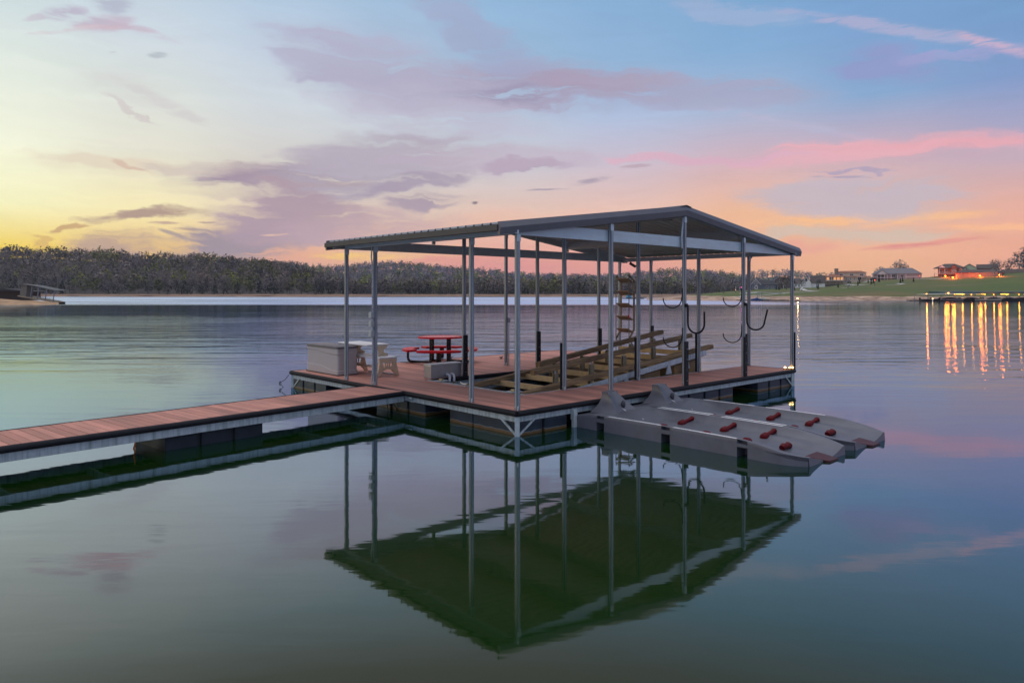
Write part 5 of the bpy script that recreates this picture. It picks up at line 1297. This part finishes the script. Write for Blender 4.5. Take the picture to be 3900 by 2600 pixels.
for k,(v,y_) in enumerate(((2128,673.6),(2172,673.4),(2178,671.6),(2192,674),(2210,674.5),(2231,675),(2262,674.5),(2282,675),(2312,675.3),(2340,675))):
    z_=2.5+(673.6-y_)/1639*232-.2
    t=thing('marina_lamp',['amber lamp at the left tip of the covered marina','amber lamp, left of the close pair in the first marina bay','white-hot lamp, right of the close pair in the first marina bay','amber lamp over the covered runabout','amber lamp over the silver outboard motor','amber lamp over the third marina bay','amber lamp over the yellow-lit pontoon boat','amber lamp right of the yellow-lit pontoon boat','amber lamp over the last visible bay','amber lamp at the far right of the marina'][k],'lamp',(T(v)*231.2,231.2,z_),0,'lamps along the marina eave')
    m=MB(); m.sphere((0,0,0),.15 if k in(2,) else .11,6); m.build('globe',LY if k!=2 else LW,t,smooth=True); m=MB(); m.box(-.03,.03,-.03,.03,.1,.35); m.build('bracket',M['bumper'],t); glow(t,0,(1,.27,.025) if k else (1,.18,.02),90 if k else 260,.16)
# boats
def boat(lab,v,L_,hullm,cover,kind):
    t=thing('moored_boat' if kind!='pontoon' else 'pontoon_boat',lab,'boat',mar(v,231.5,0),R(random.uniform(-4,4)),'boats in the marina bays')
    m=MB(); n=10; vs=[];fs=[]
    secs=[]
    for i in range(n+1):
        u=i/n; w=.95*(1-max(0,(u-.6)/.4)**2.2*.93); zt=.62+.22*u*u; zb_=-.15+.25*max(0,(u-.7)/.3)
        secs.append([( -L_/2+L_*u,-w,zt),(-L_/2+L_*u,-w*.8,zb_),(-L_/2+L_*u,w*.8,zb_),(-L_/2+L_*u,w,zt)])
    for s_3 in secs: vs+=s_3
    for i in range(n):
        for k in range(4): fs.append((i*4+k,(i+1)*4+k,(i+1)*4+(k+1)%4,i*4+(k+1)%4))
    fs+=[(0,1,2,3),tuple(n*4+k for k in range(4))]; m.add(vs,fs); m.build('hull',hullm,t)
    if cover:
        m=MB(); m.prism([(-L_*.42,.63),(L_*.38,.78),(L_*.2,1.05),(-L_*.05,1.30),(-L_*.3,1.0)],1,-.85,.85); m.build('cover',cover,t,bevel=.08)
    else:
        m=MB(); m.add([(L_*.08,-.7,.75),(L_*.08,.7,.75),(-L_*.02,.65,1.2),(-L_*.02,-.65,1.2)],[(0,1,2,3)]); m.build('windscreen',hm['glass'],t)
    m=MB(); m.box(-L_/2-.5,-L_/2-.1,-.22,.22,.45,1.15); m.box(-L_/2-.35,-L_/2-.2,-.08,.08,-.3,.5); m.build('outboard_motor',M['box'] if 'silver' in lab else M['bumper'],t,bevel=.05)
    if kind=='bimini':
        m=MB(); m.box(-L_*.2,L_*.2,-.9,.9,1.75,1.83); m.build('bimini_top',M['bumper'],t)
        m=MB()
        for x_ in (-.15,.15):
            for y_ in (-.85,.85): m.tube([(L_*x_,y_,.7),(L_*x_*1.2,y_,1.76)],.02,5)
        m.build('bimini_frame',M['chrome'],t)
    return t
HD=mat('dark_hull',(.03,.03,.035),.25); HS=mat('silver_hull',(.35,.37,.4),.25,.3); HW=mat('cream_hull',(.6,.55,.42),.3); CV=mat('black_canvas',(.02,.02,.025),.8)
boat('dark runabout with bimini top at the left end of the marina',2136,6.2,HD,None,'bimini'); boat('runabout under black cover in the first lit marina bay',2184,7,HS,CV,'cover')
boat('silver and blue boat with silver outboard in the second bay',2203,5.5,HS,None,'open'); boat('dark boat with black bimini in the third bay',2230,6.5,HD,CV,'bimini')
boat('cream boat with amber-lit side in the fourth bay',2252,5,HW,None,'open'); boat('cream pontoon-like boat brightest in amber light in the fifth bay',2283,6.5,HW,CV,'bimini')
boat('dark covered boat in the sixth bay',2318,6,HD,CV,'bimini'); boat('dark boat cut off by the right picture edge',2345,6,HD,CV,'cover')
# shoreline dock with small boats (left part of peninsula)
t=thing('shore_canopy_dock','small white-roofed boat dock with blue watercraft on the sandy bank',  'dock',mar(1743,252,0))
m=MB(); m.prism([(-6,2.55),(0,2.95),(8.5,2.45),(8.5,2.35),(0,2.8),(-6,2.45)],1,-2,3); m.build('roof',hm['trim'],t)
m=MB(); 
for x_ in (-.6,0,.8): m.box(x_,x_+.18,-.1,.1,.2,2.8)
m.build('pillar',hm['trim'],t); m=MB(); m.box(-7,10,-2,3,.02,.22); m.build('decking',M['bumper'],t)
for k,(lab,v,mtx) in enumerate((('blue watercraft moored at the left of the small white-roofed dock',1738,mat('blue_hull',(.02,.08,.25),.3)),('white small boat on the right end of the small white-roofed dock',1753,HW))):
    b_=thing('small_boat',lab,'boat',mar(v,249,.0 if k==0 else .2)); m=MB(); m.prism([(-2,.1),(-2,.55),(-.8,.75),(-.2,1.0),(.6,.75),(2.2,.5),(1.8,.1)],1,-.5,.5); m.build('hull',mtx,b_,bevel=.1); m=MB(); m.prism([(-.6,.75),(.1,.98),(.3,.75)],1,-.35,.35); m.build('seat',M['bumper'],b_)
# blue pontoon off the point
t=thing('pontoon_boat','distant pontoon boat with bright blue canopy off the tip of the lawn','boat',mar(1459,300,0),R(8)); m=MB(); m.box(-5.5,3.5,-1.3,1.3,.15,.6); m.build('deck',HD,t); m=MB(); m.box(-3.6,-2,-1,1,.6,2.1); m.build('cabin',mat('blue_canvas',(.03,.28,.45),.6),t); m=MB(); m.box(-3.6,2.6,-1.1,1.1,2.1,2.22); m.build('canopy',HW,t); m=MB(); m.box(-.5,1.5,-.9,.9,.6,1.1); m.build('seat',HS,t)
# buoy light
t=thing('lit_buoy','small dark float with a warm lamp on the open water right of the roof post','buoy',mar(1831.5,232,0)); m=MB(); m.lathe([(.5,-.1),(.95,.0),(.95,.12),(.5,.2)],n=14); m.build('float',M['bumper'],t); m=MB(); m.sphere((0,0,.85),.20,6); m.build('globe',LW,t,smooth=True); glow(t,.85,(1,.5,.16),90,.2); m=MB(); m.tube([(0,0,.1),(0,0,.75)],.05,6); m.build('stem',M['bumper'],t)
t=thing('white_marker_post','short white marker post standing in the water before the marina','post',mar(2142,222,0)); m=MB(); m.tube([(0,0,-.5),(0,0,.75)],.14,8); m.build('shaft',M['white'],t); m=MB(); m.sphere((0,0,.8),.16,5); m.build('tip',LW,t)
# white kayak on lawn stand
t=thing('kayak','white kayak propped upright on the lawn below the white farmhouse','kayak',on(1841,355)); m=MB(); m.tube([(-.9,0,.0),(-.5,0,.5),(0,0,1.1),(.5,0,1.7),(.8,0,2.1)],[.03,.28,.36,.28,.03],8); m.build('hull',M['white'],t,smooth=True); m=MB(); m.tube([(-.1,.1,.9),(.1,-.1,1.2)],.16,8); m.build('cockpit',M['bumper'],t)
# left boathouse on the beach
t=thing('tilted_boathouse','grey open-sided boathouse resting tilted on the clay beach at the left','boathouse',(T(85)*166,166,1.25),R(-4)); t.rotation_euler=(0,R(9),R(-6))
m=MB(); m.prism([(-4.2,2.75),(-1.2,3.0),(5.0,2.75),(5.0,2.62),(-1.2,2.85),(-4.2,2.62)],1,-.9,2.8); m.build('roof',mat('rusty_grey_roof',(.06,.065,.07),.6,.0,.2,.8),t)
m=MB(); m.box(-3.9,-2.4,-.6,1.5,.1,2.85); m.build('shed_wall',mat('old_grey_boards',(.16,.15,.13),.9,0,.3,3),t); m=MB(); m.box(-4.2,5,-.9,2.8,-.1,.1); m.build('decking',M['plate'],t)
for x_ in (-1.1,.6,2.6,4.6):
    m=MB(); m.box(x_,x_+.15,-.8,-.65,.1,2.7); m.build('post',M['post'],t)
m=MB(); m.box(.5,4.9,-.88,-.84,.75,.82); m.box(2.7,2.76,-.88,-.84,.1,.8); m.box(1.6,1.66,-.88,-.84,.1,.8); m.box(3.8,3.86,-.88,-.84,.1,.8); m.build('railing',M['post'],t)
t=thing('shed','low rusty-roofed shed behind the tilted boathouse at the left edge','shed',(T(20)*185,185,1.7)); m=MB(); m.prism([(-9,1.5),(0,2.0),(8,1.3),(8,1.2),(-9,1.4)],1,-2,3); m.build('roof',hm['darkroof'],t); m=MB(); m.box(-8,7,-1,2,-1,1.3); m.build('wall',mat('dark_board_wall',(.05,.04,.035),.9),t)
